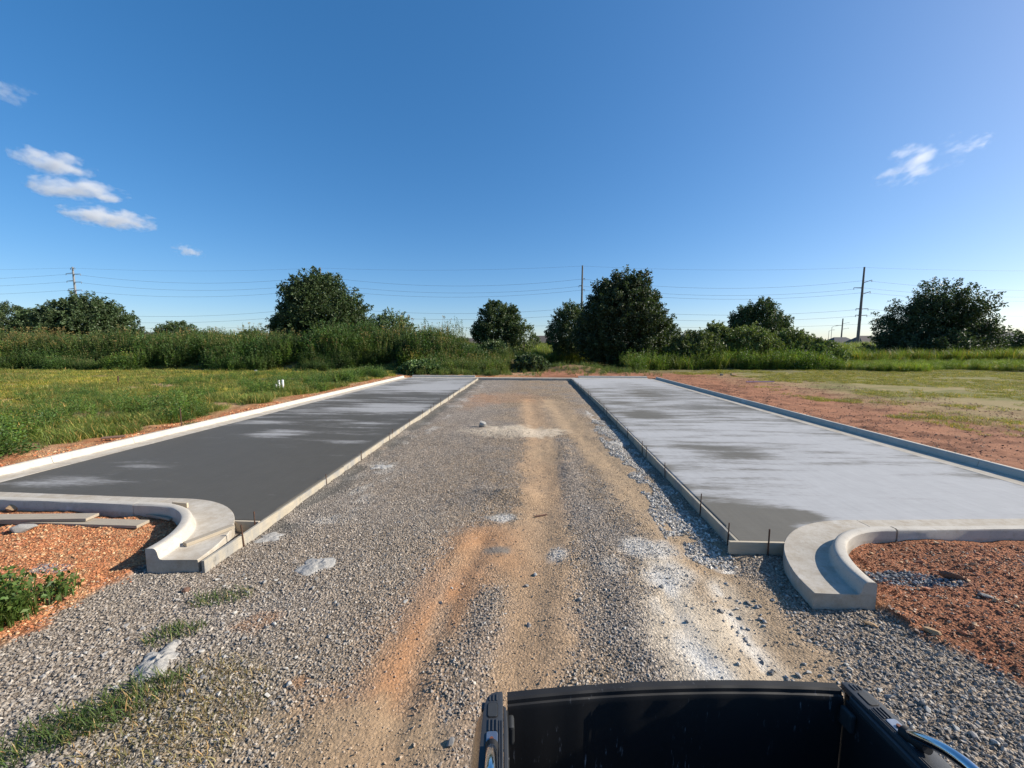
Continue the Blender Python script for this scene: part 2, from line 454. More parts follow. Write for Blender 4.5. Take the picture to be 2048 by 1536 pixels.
def slab(name, left):
    ys = np.concatenate([np.arange(5.04 if not left else 5.22, 14, .05), np.arange(14, Y_END, .1), [Y_END + .04]])
    nx = 130
    V = []; ok = []
    for y in ys:
        c = CL if left else CR; r = RL - .30
        dy = y - c[1]
        if left:
            x1 = form_l(y) - .012; x0 = c[0] + math.sqrt(max(0, r * r - dy * dy)) if y < c[1] + r - .02 else lip_w(y) - .30
        else:
            x0 = form_r(y) + .001; x1 = c[0] - math.sqrt(max(0, r * r - dy * dy)) if y < c[1] + r - .02 else lip_e(y) + .30
        V.append(np.stack([np.linspace(x0, x1, nx), np.full(nx, y)], 1)); ok.append((x0, x1))
    V = np.array(V); ny = len(ys)
    X, Y = V[..., 0].ravel(), V[..., 1].ravel()
    Z = np.full(X.shape, Z_SLAB - .004) + (fbm(X * 2, Y * 2, 5, 3) - .5) * .002
    idx = np.arange(ny * nx).reshape(ny, nx)
    F = np.stack([idx[:-1, :-1], idx[:-1, 1:], idx[1:, 1:], idx[1:, :-1]], -1).reshape(-1, 4)
    # skirt round the edge gives the slab its depth
    ring = np.concatenate([idx[0, :], idx[1:, -1], idx[-1, -2::-1], idx[-2:0:-1, 0]])
    o = len(X); m = len(ring)
    P = np.stack([X, Y, Z], 1); low = P[ring].copy(); low[:, 2] = -.05
    P = np.concatenate([P, low])
    j = np.arange(m); jn = (j + 1) % m
    F = np.concatenate([F, np.stack([ring[jn], ring[j], o + j, o + jn], 1)])
    # how far each spot has dried
    lipd = (X - lip_w(Y)) if left else (lip_e(Y) - X)
    if left:
        fe = form_l(Y) - X
        cure = -.06 + .36 * sstep(9, 15, Y) + .46 * sstep(15, 24, Y) + .5 * (fbm(X * .35, Y * .5, 3, 3) - .5)
        for (px, py, rx, ry, s) in LEFT_PATCH:
            g = G(px, py, Z_SLAB); q = ((X - g[0]) / rx) ** 2 + ((Y - g[1]) / ry) ** 2
            cure = cure + s * np.exp(-q ** 1.3)
        cure -= .35 * np.exp(-(fe / .25) ** 2)
        warm = .12 + .25 * sstep(12, 24, Y)
    else:
        cure = .90 - .24 * sstep(11, 15, Y) * (1 - sstep(22, 25, Y)) + .2 * sstep(24, 28, Y) + .5 * (fbm(X * .3, Y * .4, 8, 3) - .5)
        for (px, py, rx, ry, s) in RIGHT_PATCH:
            g = G(px, py, Z_SLAB); q = ((X - g[0]) / rx) ** 2 + ((Y - g[1]) / ry) ** 2
            cure = cure + s * np.exp(-q ** 1.5)
        cure -= .30 * np.exp(-((X - form_r(Y)) / .18) ** 2)
        cure -= .25 * np.exp(-(lipd / .25) ** 2)
        warm = np.full(X.shape, .85)
    warm = np.broadcast_to(warm, X.shape)
    pad = lambda a: np.concatenate([a, a[ring]])
    me = np_mesh(name, P, F, ['slab'], vattrs={'cure': pad(cure), 'warm': pad(warm)})
    return tag(link(name, me), kind='structure')
LEFT_PATCH = [(130, 965, 1.0, .38, 1.15), (290, 935, .8, .22, .5), (560, 868, .9, .5, .8), (520, 845, 1.3, .4, .6), (700, 885, .6, .25, .55), (780, 815, 2.2, 1.0, 1.0), (640, 820, 1.2, .5, .6), (860, 775, 2.4, 1.5, .9), (740, 792, 1.4, .7, -.45), (850, 791, 2, .45, -.7), (350, 900, 1.5, 1.0, -.3), (600, 930, 1.6, 1.6, -.4)]
RIGHT_PATCH = [(1475, 1035, .52, .62, -1.5), (1580, 1030, .50, .25, -1.4), (1520, 1060, .5, .45, -1.5), (1460, 905, .95, .6, -.62), (1400, 890, .7, .45, -.35), (1290, 830, .9, .9, -.55), (1480, 815, 2.6, .6, -.45), (1650, 845, .8, .5, -.6), (1300, 790, .8, 1.6, -.45), (1700, 950, 1.6, 1.4, .3), (1900, 1000, 2.5, 1.2, .3), (1600, 1000, .9, .4, .3)]
slab_left = tag(slab('dark_concrete_slab', True), 'dark damp concrete slab left of the gravel strip')
slab_right = tag(slab('pale_concrete_slab', False), 'pale dry concrete slab right of the gravel strip')

# ------------------------------------------------------------------ the ground
def growing(a, b, first, g):
    out = [a]; s = first; sg = 1 if b > a else -1
    while (b - out[-1]) * sg > s: out.append(out[-1] + sg * s); s *= g
    out.append(b); return out
gx = np.array(growing(-12.0, -1400, .09, 1.06)[::-1][:-1] + list(np.arange(-12, 10.6, .06)) + growing(10.62, 1400, .09, 1.06))
gy = np.array(growing(.3, -700, .12, 1.12)[::-1][:-1] + list(np.arange(.3, 13, .06)) + list(np.arange(13, 31, .12)) + growing(31.0, 1800, .2, 1.045))
GX, GY = np.meshgrid(gx, gy)

def dist_poly(X, Y, pts):
    best = np.full(np.shape(X), 1e9)
    for (ax, ay), (bx, by) in zip(pts[:-1], pts[1:]):
        dx, dy = bx - ax, by - ay
        t = np.clip(((X - ax) * dx + (Y - ay) * dy) / (dx * dx + dy * dy + 1e-9), 0, 1)
        best = np.minimum(best, np.hypot(X - ax - t * dx, Y - ay - t * dy))
    return best
def px_line(pts): return [tuple(G(x, y)[:2]) for x, y in pts]
def clay_right_x(Y): return 3.50 + np.maximum(0, 4.0 - Y) * .49
def region(X, Y):
    """0 gravel drive (also under the slabs), 1 clay, 2 field"""
    w = (vnoise(X * 5, Y * 5, 3) - .5) * .18
    r = np.zeros(np.shape(X), int)
    left = (X < -4.86 + w) & (Y < 5.45); right = (X > clay_right_x(Y) + w) & (Y < 5.35)
    r[left | right] = 1
    out = (X < lip_w(Y) - .50) | (X > lip_e(Y) + .50) | (Y > 29.80)
    r[out & (Y >= 5.3)] = 2
    r[(left & (X < -13)) | (right & (X > 13)) | (Y < -9)] = 2
    return r
def bumpf(t): t = np.clip(np.abs(t), 0, 1); return (1 - t * t) ** 2
def height(X, Y):
    r = region(X, Y)
    z = np.zeros(np.shape(X))
    # gravel: ruts, ridge
    for pts, wd, dp in RUTS: z = z + dp * np.exp(-(dist_poly(X, Y, pts) / wd) ** 2)
    z = z + .13 * np.exp(-(((X + .45) / .7) ** 2 + ((Y - 6.75) / .30) ** 2)) * (.6 + .8 * fbm(X * 3, Y * 3, 4, 2))
    z = z - .035 * np.exp(-((X - 2.5) / .3) ** 2) * (Y > 4.6) - .01
    z = z + .06 * np.exp(-((X - form_l(Y) - .05) / .16) ** 2) * sstep(5.2, 6.2, Y) * (.0 + 1.0 * fbm(X * 0, Y * .9, 25, 3))
    z = z + (fbm(X * 1.1, Y * 1.1, 21, 4) - .5) * .06 + (fbm(X * 5, Y * 5, 22, 3) - .5) * .03 + (vnoise(X * 14, Y * 14, 2) - .5) * .014
    cl = .02 + .06 * np.where(X < 0, sstep(0, .7, -4.86 - X), sstep(0, .9, X - clay_right_x(Y))) + (fbm(X * 1.5, Y * 1.5, 6, 4) - .5) * .02 + (fbm(X * 1.5, Y * 1.5, 6, 4) - .5) * .10 + (vnoise(X * 12, Y * 12, 5) - .5) * .03
    cl = cl + .05 * sstep(-5.0, -7, X) + .07 * sstep(3.6, 5.5, X)
    z = np.where(r == 1, cl, z)
    fl = .22 + (fbm(X * .5, Y * .5, 9, 4) - .5) * .16 + (fbm(X * 3, Y * 3, 19, 3) - .5) * .10
    far = np.hypot(X, Y)
    fl = fl + (fbm(X * .02, Y * .02, 33, 3) - .5) * .8 * sstep(40, 90, far)
    lb = sstep(-4.5, -9, X) * (1 - .25 * sstep(-30, -60, X))
    fl = fl + 1.75 * bumpf((Y - 40.5) / 6.2) * lb * (.75 + .5 * fbm(X * .15, Y * .15, 14, 3))
    fl = fl + 1.0 * bumpf(np.hypot((X + 2.2) / 4.2, (Y - 38.5) / 3.6)) + .55 * bumpf(np.hypot((X - 3.6) / 4, (Y - 37) / 2.6))
    fl = fl + 1.0 * bumpf((Y - 45) / 6.0) * sstep(12, 16, X) * (1 - sstep(24, 32, X))
    fl = fl + np.minimum(np.maximum(0, Y - 50) * .010, 1.6)
    fl = np.where((Y > 29.7) & (Y < 31.2) & (np.abs(X) < 12), np.minimum(fl, .14 + .1 * (Y - 29.7)), fl)
    z = np.where(r == 2, fl, z)
    z = np.where((r == 0) & ((X < form_l(Y) - .15) | (X > form_r(Y) + .15)) & (Y > 5.6), -.07, z)
    return z
TAN, ORANGE, GREY, CREAM, WHITE = [np.array(c) for c in ((.40, .285, .175), (.43, .22, .105), (.315, .265, .215), (.60, .50, .37), (.66, .62, .55))]
CLAY, CLAYD, STRAW, OLIVE, GREEN = [np.array(c) for c in ((.40, .165, .075), (.30, .125, .065), (.31, .235, .12), (.135, .13, .045), (.075, .115, .03))]
L_MID = px_line([(1060, 800), (1075, 860), (1085, 980), (1075, 1100), (1050, 1250), (1020, 1400), (1000, 1536)])
L_ORG = px_line([(965, 1075), (935, 1130), (880, 1230), (820, 1360), (770, 1520)])
L_RGT = px_line([(1105, 800), (1140, 850), (1210, 910), (1280, 985), (1380, 1090), (1460, 1190), (1540, 1290), (1600, 1400)])
L_CRM = px_line([(1320, 1130), (1340, 1210), (1385, 1290), (1450, 1370)])
L_CR2 = px_line([(1440, 1170), (1480, 1250), (1530, 1330)])
L_GRY = px_line([(985, 1190), (960, 1290), (935, 1400), (905, 1536)]); L_GR2 = px_line([(1125, 880), (1150, 980), (1190, 1090), (1250, 1220), (1290, 1350)])
RUTS = [(L_GRY, .16, .025), (L_GR2, .2, .02), (L_MID, .3, -.035), (L_ORG, .14, -.035), (L_RGT, .30, -.035), (L_CRM, .12, -.018), (L_CR2, .10, -.012), (px_line([(1130, 880), (1135, 1000), (1130, 1150), (1110, 1330)]), .2, .025)]
def ground_colour(X, Y):
    r = region(X, Y)
    n1 = fbm(X * 1.7, Y * 1.7, 41, 4); n2 = fbm(X * 6, Y * 6, 51, 3); n3 = fbm(X * .35, Y * .35, 61, 4)
    e = lambda a: a[..., None]
    c = GREY * e(.86 + .28 * n1)
    grav = np.full(np.shape(X), 1.0)
    def strip(col, pts, wd, s=1.0, soft=.6):
        nonlocal c, grav
        grey = col[2] > .7 * col[0]
        d = dist_poly(X, Y, pts) / wd + (n1 - .5) * 1.2 + (n2 - .5) * .7
        m = s * (1 - sstep(1 - soft, 1 + soft, d)); c = lerp(c, col, e(m)); grav = lerp(grav, 1.0, m) if grey and col[0] < .35 else grav * (1 - .72 * m)
    def blob(col, px, py, rx, ry, s=1.0, soft=.35, gk=.5):
        nonlocal c, grav
        g = G(px, py); d = np.hypot((X - g[0]) / rx, (Y - g[1]) / ry) + (n2 - .5) * .9 + (n1 - .5) * .5
        m = s * (1 - sstep(1 - soft, 1 + soft, d)); c = lerp(c, col, e(m)); grav = grav * (1 - gk * m)
    c = lerp(c, TAN * .8, e(.35 * sstep(.5, .7, n3)))
    c = lerp(c, TAN * .85, e(.62 * sstep(-2.6, -.6, X) * (1 - .5 * sstep(1.6, 2.6, X)) * sstep(.26, .60, n1 + .25 * (n3 - .5))))
    strip(lerp(TAN, ORANGE, .2), L_MID, .46, .9, .6); strip(TAN * .95, L_RGT, .50, .9, .6); strip(lerp(ORANGE, TAN, .5), L_ORG, .46, .6, .9)
    m = .75 * sstep(.42, .58, fbm(X * 2.3, Y * 1.1, 141, 3)) * np.exp(-(dist_poly(X, Y, L_ORG) / .34) ** 2); c = lerp(c, ORANGE, e(m)); grav = grav * (1 - .6 * m)
    strip(np.array([.27, .235, .20]), L_GRY, .20, .55, .6)
    strip(np.array([.29, .25, .215]), L_GR2, .24, .55, .6)
    blob(lerp(ORANGE, TAN, .3), 960, 1095, .42, .5, .7, .7); blob(ORANGE, 940, 1160, .2, .3, .5, .7); blob(lerp(ORANGE, TAN, .4), 1020, 1130, .3, .3, .5, .7); blob(ORANGE, 800, 1340, .14, .5, .55, .7); blob(lerp(ORANGE, TAN, .3), 770, 1500, .16, .4, .6, .7); blob(ORANGE * .9, 520, 1240, .2, .16, .6); blob(ORANGE, 600, 1362, .1, .08, .8)
    blob(ORANGE, 640, 1420, .25, .2, .35); blob(TAN, 700, 1480, .6, .3, .8); blob(TAN, 470, 1480, .5, .25, .5)
    blob(ORANGE, 1010, 795, 1.8, 2.0, .35); blob(ORANGE, 960, 800, .8, 2.6, .3); blob(CREAM, 1030, 862, 1.5, .8, .75); blob(TAN, 1100, 900, .5, 1.0, .6)
    strip(CREAM, L_CRM, .30, .8, .7); strip(CREAM, L_CR2, .20, .6, .7)
    m = sstep(.42, .60, fbm(X * 5, Y * 3, 171, 4)) * np.maximum(np.exp(-(dist_poly(X, Y, L_CRM) / .16) ** 2), .7 * np.exp(-(dist_poly(X, Y, L_CR2) / .11) ** 2)); c = lerp(c, WHITE, e(m))
    blob(WHITE * .92, 1300, 1095, .38, .24, .85, .5); blob(WHITE * .9, 1340, 1150, .3, .25, .6, .5); blob(WHITE * .85, 1230, 1130, .22, .2, .5, .6); blob(WHITE * .9, 1117, 1108, .12, .18, .7, .5); blob(WHITE, 1006, 1034, .25, .15, .95, .25)
    blob(CREAM, 1400, 1230, .3, .4, .6); blob(np.array([.2, .19, .165]), 995, 1098, .16, .09, .8, .3)
    w = (X > 1.75) & (X < 2.75) & (Y > 4.6) & (Y < 16)
    m = sstep(.50, .60, fbm(X * 4.2, Y * 2.6, 71, 4)) * np.exp(-((X - 2.32) / .28) ** 2) * w
    c = lerp(c, WHITE * .95, e(m)); grav *= 1 - .3 * m
    m = np.exp(-((X - form_l(Y) - .25) / .32) ** 2) * sstep(4.9, 5.4, Y) * sstep(.30, .5, fbm(X * 2.2, Y * 1.4, 43, 4))
    c = lerp(c, np.array([.105, .10, .088]), e(.9 * m)); grav = grav * (1 - .4 * m)
    m = .5 * sstep(.58, .66, fbm(X * 3, Y * 2, 77, 3)) * np.exp(-((X - form_l(Y) - .75) / .4) ** 2) * (Y > 5.5)
    c = lerp(c, WHITE * .8, e(m))
    c = lerp(c, np.array([.27, .22, .13]), e(.6 * np.exp(-(((X + 2.7) / .75) ** 2 + ((Y - 2.45) / .5) ** 2))))
    # clay
    k = CLAY * e(.8 + .5 * n1); k = lerp(k, np.array([.47, .27, .14]), e(.7 * sstep(.52, .66, n2)))
    k = lerp(k, np.array([.31, .13, .07]) * e(.8 + .4 * n1), e(.85 * sstep(3, 4, X)))  # same clay on the right, its colour darkened to look backlit
    for px, py, s in ((100, 1138, .12), (300, 1150, .0)):
        g = G(px, py, .1); k = lerp(k, np.array([.3, .3, .3]), e(.8 * (np.hypot((X - g[0]) / .22, (Y - g[1]) / .1) < .8 + .5 * n2) * (s > 0)))
    g = G(1815, 1152, .12); q = np.hypot((X - g[0]) / .55, (Y - g[1] + .12 * (X - g[0])) / .14)
    k = lerp(k, np.array([.15, .16, .17]), e(1 - sstep(.7, 1.1, q + (n2 - .5) * .8)))
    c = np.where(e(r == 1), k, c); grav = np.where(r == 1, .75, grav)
    # field
    fl = lerp(STRAW * .8, OLIVE, e(sstep(.38, .58, n3 + .12 * (n1 - .5))))
    dl = lip_w(Y) - .61 - X
    red = (1 - sstep(1.0, 2.0, dl + (n1 - .5) * 1.3)) * (X < 0) * (Y < 31)
    fl = lerp(fl, lerp(CLAY, np.array([.5, .27, .13]), e(sstep(.45, .6, n2))), e(red))
    grf = .75 * red
    bald = sstep(.56, .66, fbm(X * .55, Y * 1.1, 81, 4)) * (X < 0) * (Y < 34)
    fl = lerp(fl, np.array([.44, .27, .15]), e(bald * .8))
    dr = X - lip_e(Y) - .61
    rr = (1 - sstep(4.5, 9.5, dr + (n3 - .5) * 5 + (n1 - .5) * 2)) * (X > 0) * (Y < 36)
    rc = lerp(np.array([.31, .14, .075]), STRAW, e(.65 * sstep(2.2, 8.0, dr + (n1 - .5) * 4)))
    rc = lerp(rc, CLAYD * .6, e(.8 * sstep(.50, .64, fbm(X * 1.2, Y * 2.4, 91, 4))))
    fl = np.where(e(X > 0), lerp(fl, lerp(np.array([.29, .225, .10]), np.array([.19, .175, .055]), e(sstep(.4, .6, n1 * .5 + n3 * .5))), e(.8 * (Y < 40) * np.ones_like(X))), fl)
    fl = lerp(fl, rc, e(rr))
    berm = sstep(33, 35.5, Y) * (1 - sstep(50, 55, Y))
    fl = lerp(fl, np.array([.13, .12, .05]), e(.8 * berm * np.ones_like(X)))
    md = np.exp(-(((X - 2.5) / 6.5) ** 2 + ((Y - 34.5) / 3) ** 2)); fl = lerp(fl, np.array([.33, .15, .085]), e(np.clip(md * .8, 0, 1) * sstep(.35, .55, n1)))
    fl = lerp(fl, np.array([.30, .26, .09]), e(sstep(46, 55, Y) * .8))
    c = np.where(e(r == 2), fl, c); grav = np.where(r == 2, grf, grav)
    return np.clip(c, .01, .9), grav
GZ = height(GX, GY)
GC, GG = ground_colour(GX, GY)
FX = (GX[:-1, :-1] + GX[1:, 1:]) / 2; FY = (GY[:-1, :-1] + GY[1:, 1:]) / 2
FR = region(FX, FY).ravel()
_i = np.arange(GX.size).reshape(GX.shape)
ALLF = np.stack([_i[:-1, :-1], _i[:-1, 1:], _i[1:, 1:], _i[1:, :-1]], -1).reshape(-1, 4)
GP = np.stack([GX.ravel(), GY.ravel(), GZ.ravel()], 1)
FXr = FX.ravel()
def ground_part(name, mask, label):
    f = ALLF[mask]; used, inv = np.unique(f, return_inverse=True)
    me = np_mesh(name, GP[used], inv.reshape(f.shape), ['ground'], vattrs={'col': GC.reshape(-1, 3)[used], 'grav': GG.ravel()[used]}, smooth=True)
    return tag(link(name, me), label, kind='structure')
drive = ground_part('gravel_drive', FR == 0, 'grey gravel drive with tan wheel tracks between the slabs')
clay_l = ground_part('clay_ground', (FR == 1) & (FXr < 0), 'orange stony clay inside the left kerb curve')
clay_r = ground_part('clay_ground', (FR == 1) & (FXr > 0), 'red stony clay inside the right kerb curve, coloured darker to look backlit')
field = ground_part('field', FR == 2, 'rough field of grass and bare red soil')
def hz(X, Y): return height(np.atleast_1d(np.asarray(X, float)), np.atleast_1d(np.asarray(Y, float)))
def hz1(x, y): return float(hz(x, y)[0])

# ------------------------------------------------------------------ scattered stuff
def proto_collection(name, meshes):
    c = bpy.data.collections.new(name)
    for k, me in enumerate(meshes):
        o = bpy.data.objects.new('%s_%02d' % (name, k), me); c.objects.link(o)
    return c
def scatter(name, pts, rot, scl, idx, tint, coll, label=None, parent=None):
    me = bpy.data.meshes.new(name); n = len(pts)
    me.vertices.add(n); me.vertices.foreach_set('co', np.asarray(pts, np.float32).ravel())
    def at(nm, tp, arr, key):
        a = me.attributes.new(nm, tp, 'POINT'); a.data.foreach_set(key, arr.ravel())
    at('irot', 'FLOAT_VECTOR', np.asarray(rot, np.float32), 'vector')
    s = np.asarray(scl, np.float32); s = s if s.ndim == 2 else np.repeat(s[:, None], 3, 1)
    at('iscl', 'FLOAT_VECTOR', s, 'vector'); at('iidx', 'INT', np.asarray(idx, np.int32), 'value')
    t = np.ones((n, 4), np.float32); t[:, :3] = tint; at('tint', 'FLOAT_COLOR', t, 'color')
    o = link(name, me, parent); tag(o, label, kind='stuff')
    ng = bpy.data.node_groups.new(name, 'GeometryNodeTree')
    ng.interface.new_socket('Geometry', in_out='INPUT', socket_type='NodeSocketGeometry')
    ng.interface.new_socket('Geometry', in_out='OUTPUT', socket_type='NodeSocketGeometry')
    N, L = ng.nodes, ng.links
    gi = N.new('NodeGroupInput'); go = N.new('NodeGroupOutput')
    iop = N.new('GeometryNodeInstanceOnPoints'); ci = N.new('GeometryNodeCollectionInfo')
    ci.inputs['Collection'].default_value = coll
    ci.inputs['Separate Children'].default_value = True; ci.inputs['Reset Children'].default_value = True
    def na(nm, tp):
        a = N.new('GeometryNodeInputNamedAttribute'); a.data_type = tp; a.inputs['Name'].default_value = nm
        return next(s for s in a.outputs if s.enabled and s.name == 'Attribute')
    er = N.new('FunctionNodeEulerToRotation')
    L.new(na('irot', 'FLOAT_VECTOR'), er.inputs[0]); L.new(er.outputs[0], iop.inputs['Rotation'])
    L.new(na('iscl', 'FLOAT_VECTOR'), iop.inputs['Scale']); L.new(na('iidx', 'INT'), iop.inputs['Instance Index'])
    iop.inputs['Pick Instance'].default_value = True
    L.new(gi.outputs[0], iop.inputs['Points']); L.new(ci.outputs[0], iop.inputs['Instance']); L.new(iop.outputs[0], go.inputs[0])
    md = o.modifiers.new('scatter', 'NODES'); md.node_group = ng
    return o
def hull_rock(seed, npt=11, flat=.65, mat='stone'):
    r = np.random.default_rng(seed); bm = bmesh.new()
    p = r.normal(size=(npt, 3)); p /= np.linalg.norm(p, axis=1)[:, None]
    p *= np.array([1, r.uniform(.6, .95), flat * r.uniform(.7, 1.1)]) * .5
    for q in p: bm.verts.new(q)
    res = bmesh.ops.convex_hull(bm, input=bm.verts)
    bmesh.ops.delete(bm, geom=[v for v in bm.verts if not v.link_faces], context='VERTS')
    bmesh.ops.recalc_face_normals(bm, faces=bm.faces)
    me = bpy.data.meshes.new('stone'); bm.to_mesh(me); bm.free()
    me.materials.append(MAT[mat] if isinstance(mat, str) else mat)
    return me
STONES = [hull_rock(100 + k) for k in range(8)]
C_STONE = proto_collection('stone_shape', STONES)
def rand_rot(n): return np.stack([RNG.normal(0, .5, n), RNG.normal(0, .5, n), RNG.uniform(0, 2 * PI, n)], 1)
def in_truck(X, Y):
    th = math.radians(5.29); lat = X * math.cos(th) + Y * math.sin(th); ax = -X * math.sin(th) + Y * math.cos(th)
    return (lat > -.1) & (lat < 1.7) & (ax < 1.7)
def visible(X, Y, Z, pad=300):
    p = np.stack([X, Y, Z - CAM_H], -1); c = p @ _f; u = FPX * (p @ _r) / c; v = FPX * (p @ _u) / c
    return (c > .3) & (np.abs(u) < 1024 + pad) & (np.abs(v) < 768 + pad)
# gravel on the drive
n = 340000
Yg = 1.4 + 10.6 * RNG.random(n) ** 1.7; Xg = RNG.uniform(-6.2, 5.2, n)
rg = region(Xg + RNG.normal(0, .07, n), Yg); keep = (rg == 0) & ~((Xg < -4.7) & (Yg > 4.15)) & ((Yg < 5.0) | ((Xg > form_l(Yg) + .05) & (Xg < form_r(Yg) - .05)))
for c in (CL, CR):                                    # no stones inside the kerb ends
    keep &= ~((np.hypot(Xg - c[0], Yg - c[1]) < RL + .02) & (Yg > (4.15 if c is CL else 3.95)))
keep &= ~((Yg > 4.95) & ((Xg < form_l(Yg) + .05) | (Xg > form_r(Yg) - .05)))
Xg, Yg = Xg[keep], Yg[keep]
cg, gg = ground_colour(Xg, Yg)
keep = (RNG.random(len(Xg)) < np.clip(gg ** 2 + .34, .34, 1)) & ~in_truck(Xg, Yg)
Xg, Yg, cg, gg = Xg[keep], Yg[keep], cg[keep], gg[keep]
Zg = hz(Xg, Yg); vis = visible(Xg, Yg, Zg); Xg, Yg, Zg, cg = Xg[vis], Yg[vis], Zg[vis], cg[vis]
m = len(Xg)
sz = .0075 + .021 * RNG.random(m) ** 3.0; fine = gg[vis] < .62; sz *= np.where(fine & (RNG.random(m) < .86), .52, 1.0)
near_l = sstep(-2.2, -3.4, Xg) * sstep(4.2, 2.6, Yg); sz *= 1 + .25 * near_l + .3 * sstep(2.2, 3.2, Xg)
val = RNG.choice([.14, .2, .27, .36, .48], m, p=[.16, .26, .28, .2, .1])[:, None] * np.array([1.04, .94, .81]) * RNG.uniform(.8, 1.25, (m, 1))
tint = lerp(val * (1 - .16 * near_l[:, None]), cg, np.where(fine, .62, .35)[:, None])
scatter('loose_gravel', np.stack([Xg, Yg, Zg + sz * .12], 1), rand_rot(m), sz * 1.35, RNG.integers(0, 8, m), tint, C_STONE, 'loose grey gravel spread over the drive', drive)
# stones on the clay
def clay_stones(parent, x0, x1, y0, y1, n, test, size, pal, label, jit=0.0):
    X = RNG.uniform(x0, x1, n); Y = RNG.uniform(y0, y1, n); k = test(X + RNG.normal(0, jit, n), Y); X, Y = X[k], Y[k]; Z = hz(X, Y)
    k = visible(X, Y, Z); X, Y, Z = X[k], Y[k], Z[k]; m = len(X)
    s = size * (.55 + 1.5 * RNG.random(m) ** 3.0)
    t = np.array(pal)[RNG.integers(0, len(pal), m)] * RNG.uniform(.75, 1.25, (m, 1))
    scatter('loose_stones', np.stack([X, Y, Z + s * .1], 1), rand_rot(m), s * 1.3, RNG.integers(0, 8, m), t, C_STONE, label, parent)
PAL = [(.46, .185, .08), (.44, .165, .07), (.50, .25, .11), (.54, .33, .17), (.42, .15, .065), (.58, .42, .24), (.38, .15, .07), (.46, .2, .085)]
clay_stones(clay_l, -11, -4.6, 2.2, 5.4, 46000, lambda X, Y: (region(X, Y) == 1) & ((np.hypot(X - CL[0], Y - CL[1]) < RL - .63) | (X < CL[0]) | (Y < 4.15)) & (Y < 5.25), .0145, PAL, 'orange stones lying on the left clay', .06)
PAL_R = [(.35, .15, .08), (.31, .13, .07), (.45, .27, .16), (.28, .115, .06), (.52, .40, .28), (.34, .18, .1), (.31, .125, .065), (.36, .15, .08)]  # backlit look in the colours: darker stones, a few pale for bright tops
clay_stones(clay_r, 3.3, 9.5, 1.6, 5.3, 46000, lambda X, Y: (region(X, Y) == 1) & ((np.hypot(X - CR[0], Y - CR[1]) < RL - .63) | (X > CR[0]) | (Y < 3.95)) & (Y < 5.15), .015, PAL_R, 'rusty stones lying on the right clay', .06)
clay_stones(field, -12.6, -10.5, 6.5, 26, 16000, lambda X, Y: (X < lip_w(Y) - .64) & (X > lip_w(Y) - .8 - 1.0 * vnoise(X * 2, Y * 2, 4)), .03, PAL, 'orange stones along the back of the left kerb')
clay_stones(field, 9.3, 19, 7.5, 31, 26000, lambda X, Y: (X > lip_e(Y) + .66) & (fbm(X * 1.2, Y * 2.4, 91, 4) + .4 * RNG.random(len(X)) > .62), .026, [(.27, .13, .08), (.22, .105, .065), (.33, .2, .12), (.4, .27, .17), (.2, .1, .065)], 'small red clods on the bare soil to the right')
g = G(1815, 1152, .12)
clay_stones(clay_r, g[0] - .6, g[0] + .6, g[1] - .3, g[1] + .3, 2200, lambda X, Y: np.hypot((X - g[0]) / .55, (Y - g[1] + .12 * (X - g[0])) / .14) < 1, .022, [(.14, .15, .16), (.2, .21, .22), (.1, .11, .12), (.28, .29, .3)], 'blue grey gravel spilt on the right clay')
clay_stones(drive, 1.9, 2.66, 4.7, 14, 26000, lambda X, Y: (region(X, Y) == 0) & (fbm(X * 4.2, Y * 2.6, 71, 4) + .25 * np.exp(-((X - 2.36) / .22) ** 2) > .58) & (X < form_r(Y) - .07), .024, [(.5, .46, .40), (.42, .385, .335), (.3, .275, .235), (.56, .52, .46), (.2, .18, .155)], 'white concrete crumbs along the foot of the right form')
for px, py, rx, ry, num in ((1006, 1034, .26, .16, 700), (1300, 1095, .42, .28, 1300), (1340, 1150, .3, .25, 500), (633, 1130, .24, .20, 700), (313, 1325, .14, .2, 350), (1117, 1108, .14, .2, 300), (765, 933, .3, .2, 500), (1237, 885, .35, .25, 500)):
    g = G(px, py)
    clay_stones(drive, g[0] - rx, g[0] + rx, g[1] - ry, g[1] + ry, num, lambda X, Y: np.hypot((X - g[0]) / rx, (Y - g[1]) / ry) < .5 + .7 * vnoise(X * 9, Y * 9, 5), .013, [(.5, .46, .40), (.42, .385, .335), (.56, .52, .46), (.2, .18, .155), (.3, .275, .235)], 'pale crumbs round a dried concrete splash')
# the largest single stones of the drive and the clay
def stone_objects(parent, spots, pal, smin, smax, seed):
    r = np.random.default_rng(seed)
    for k, (x, y) in enumerate(spots):
        o = bpy.data.objects.new('stone', STONE_MESH[r.integers(0, len(STONE_MESH))]); COL.objects.link(o); o.parent = parent
        s = smin + (smax - smin) * r.random() ** 2
        o.location = (x, y, hz1(x, y) + s * .12); o.rotation_euler = (r.normal(0, .3), r.normal(0, .3), r.uniform(0, 6.28)); o.scale = (s, s, s * .9)
def stone_var(name, col, k):
    m = simple(name, col, .9, .3, 3); return [hull_rock(300 + 10 * k + j, 14, .7, m) for j in range(3)]
GREY_ST = sum((stone_var('grey_stone', c, k) for k, c in enumerate([(.2, .19, .175), (.3, .28, .255), (.42, .40, .36)])), [])
CLAY_ST = sum((stone_var('clay_stone', c, 5 + k) for k, c in enumerate([(.44, .22, .11), (.52, .35, .2), (.36, .15, .08)])), [])
def spots_in(n, x0, x1, y0, y1, test, seed):
    r = np.random.default_rng(seed); out = []
    while len(out) < n:
        x, y = r.uniform(x0, x1), r.uniform(y0, y1); X, Y = np.array([x]), np.array([y])
        if test(X, Y)[0] and visible(X, Y, np.array([0.]), 0)[0]: out.append((x, y))
    return out
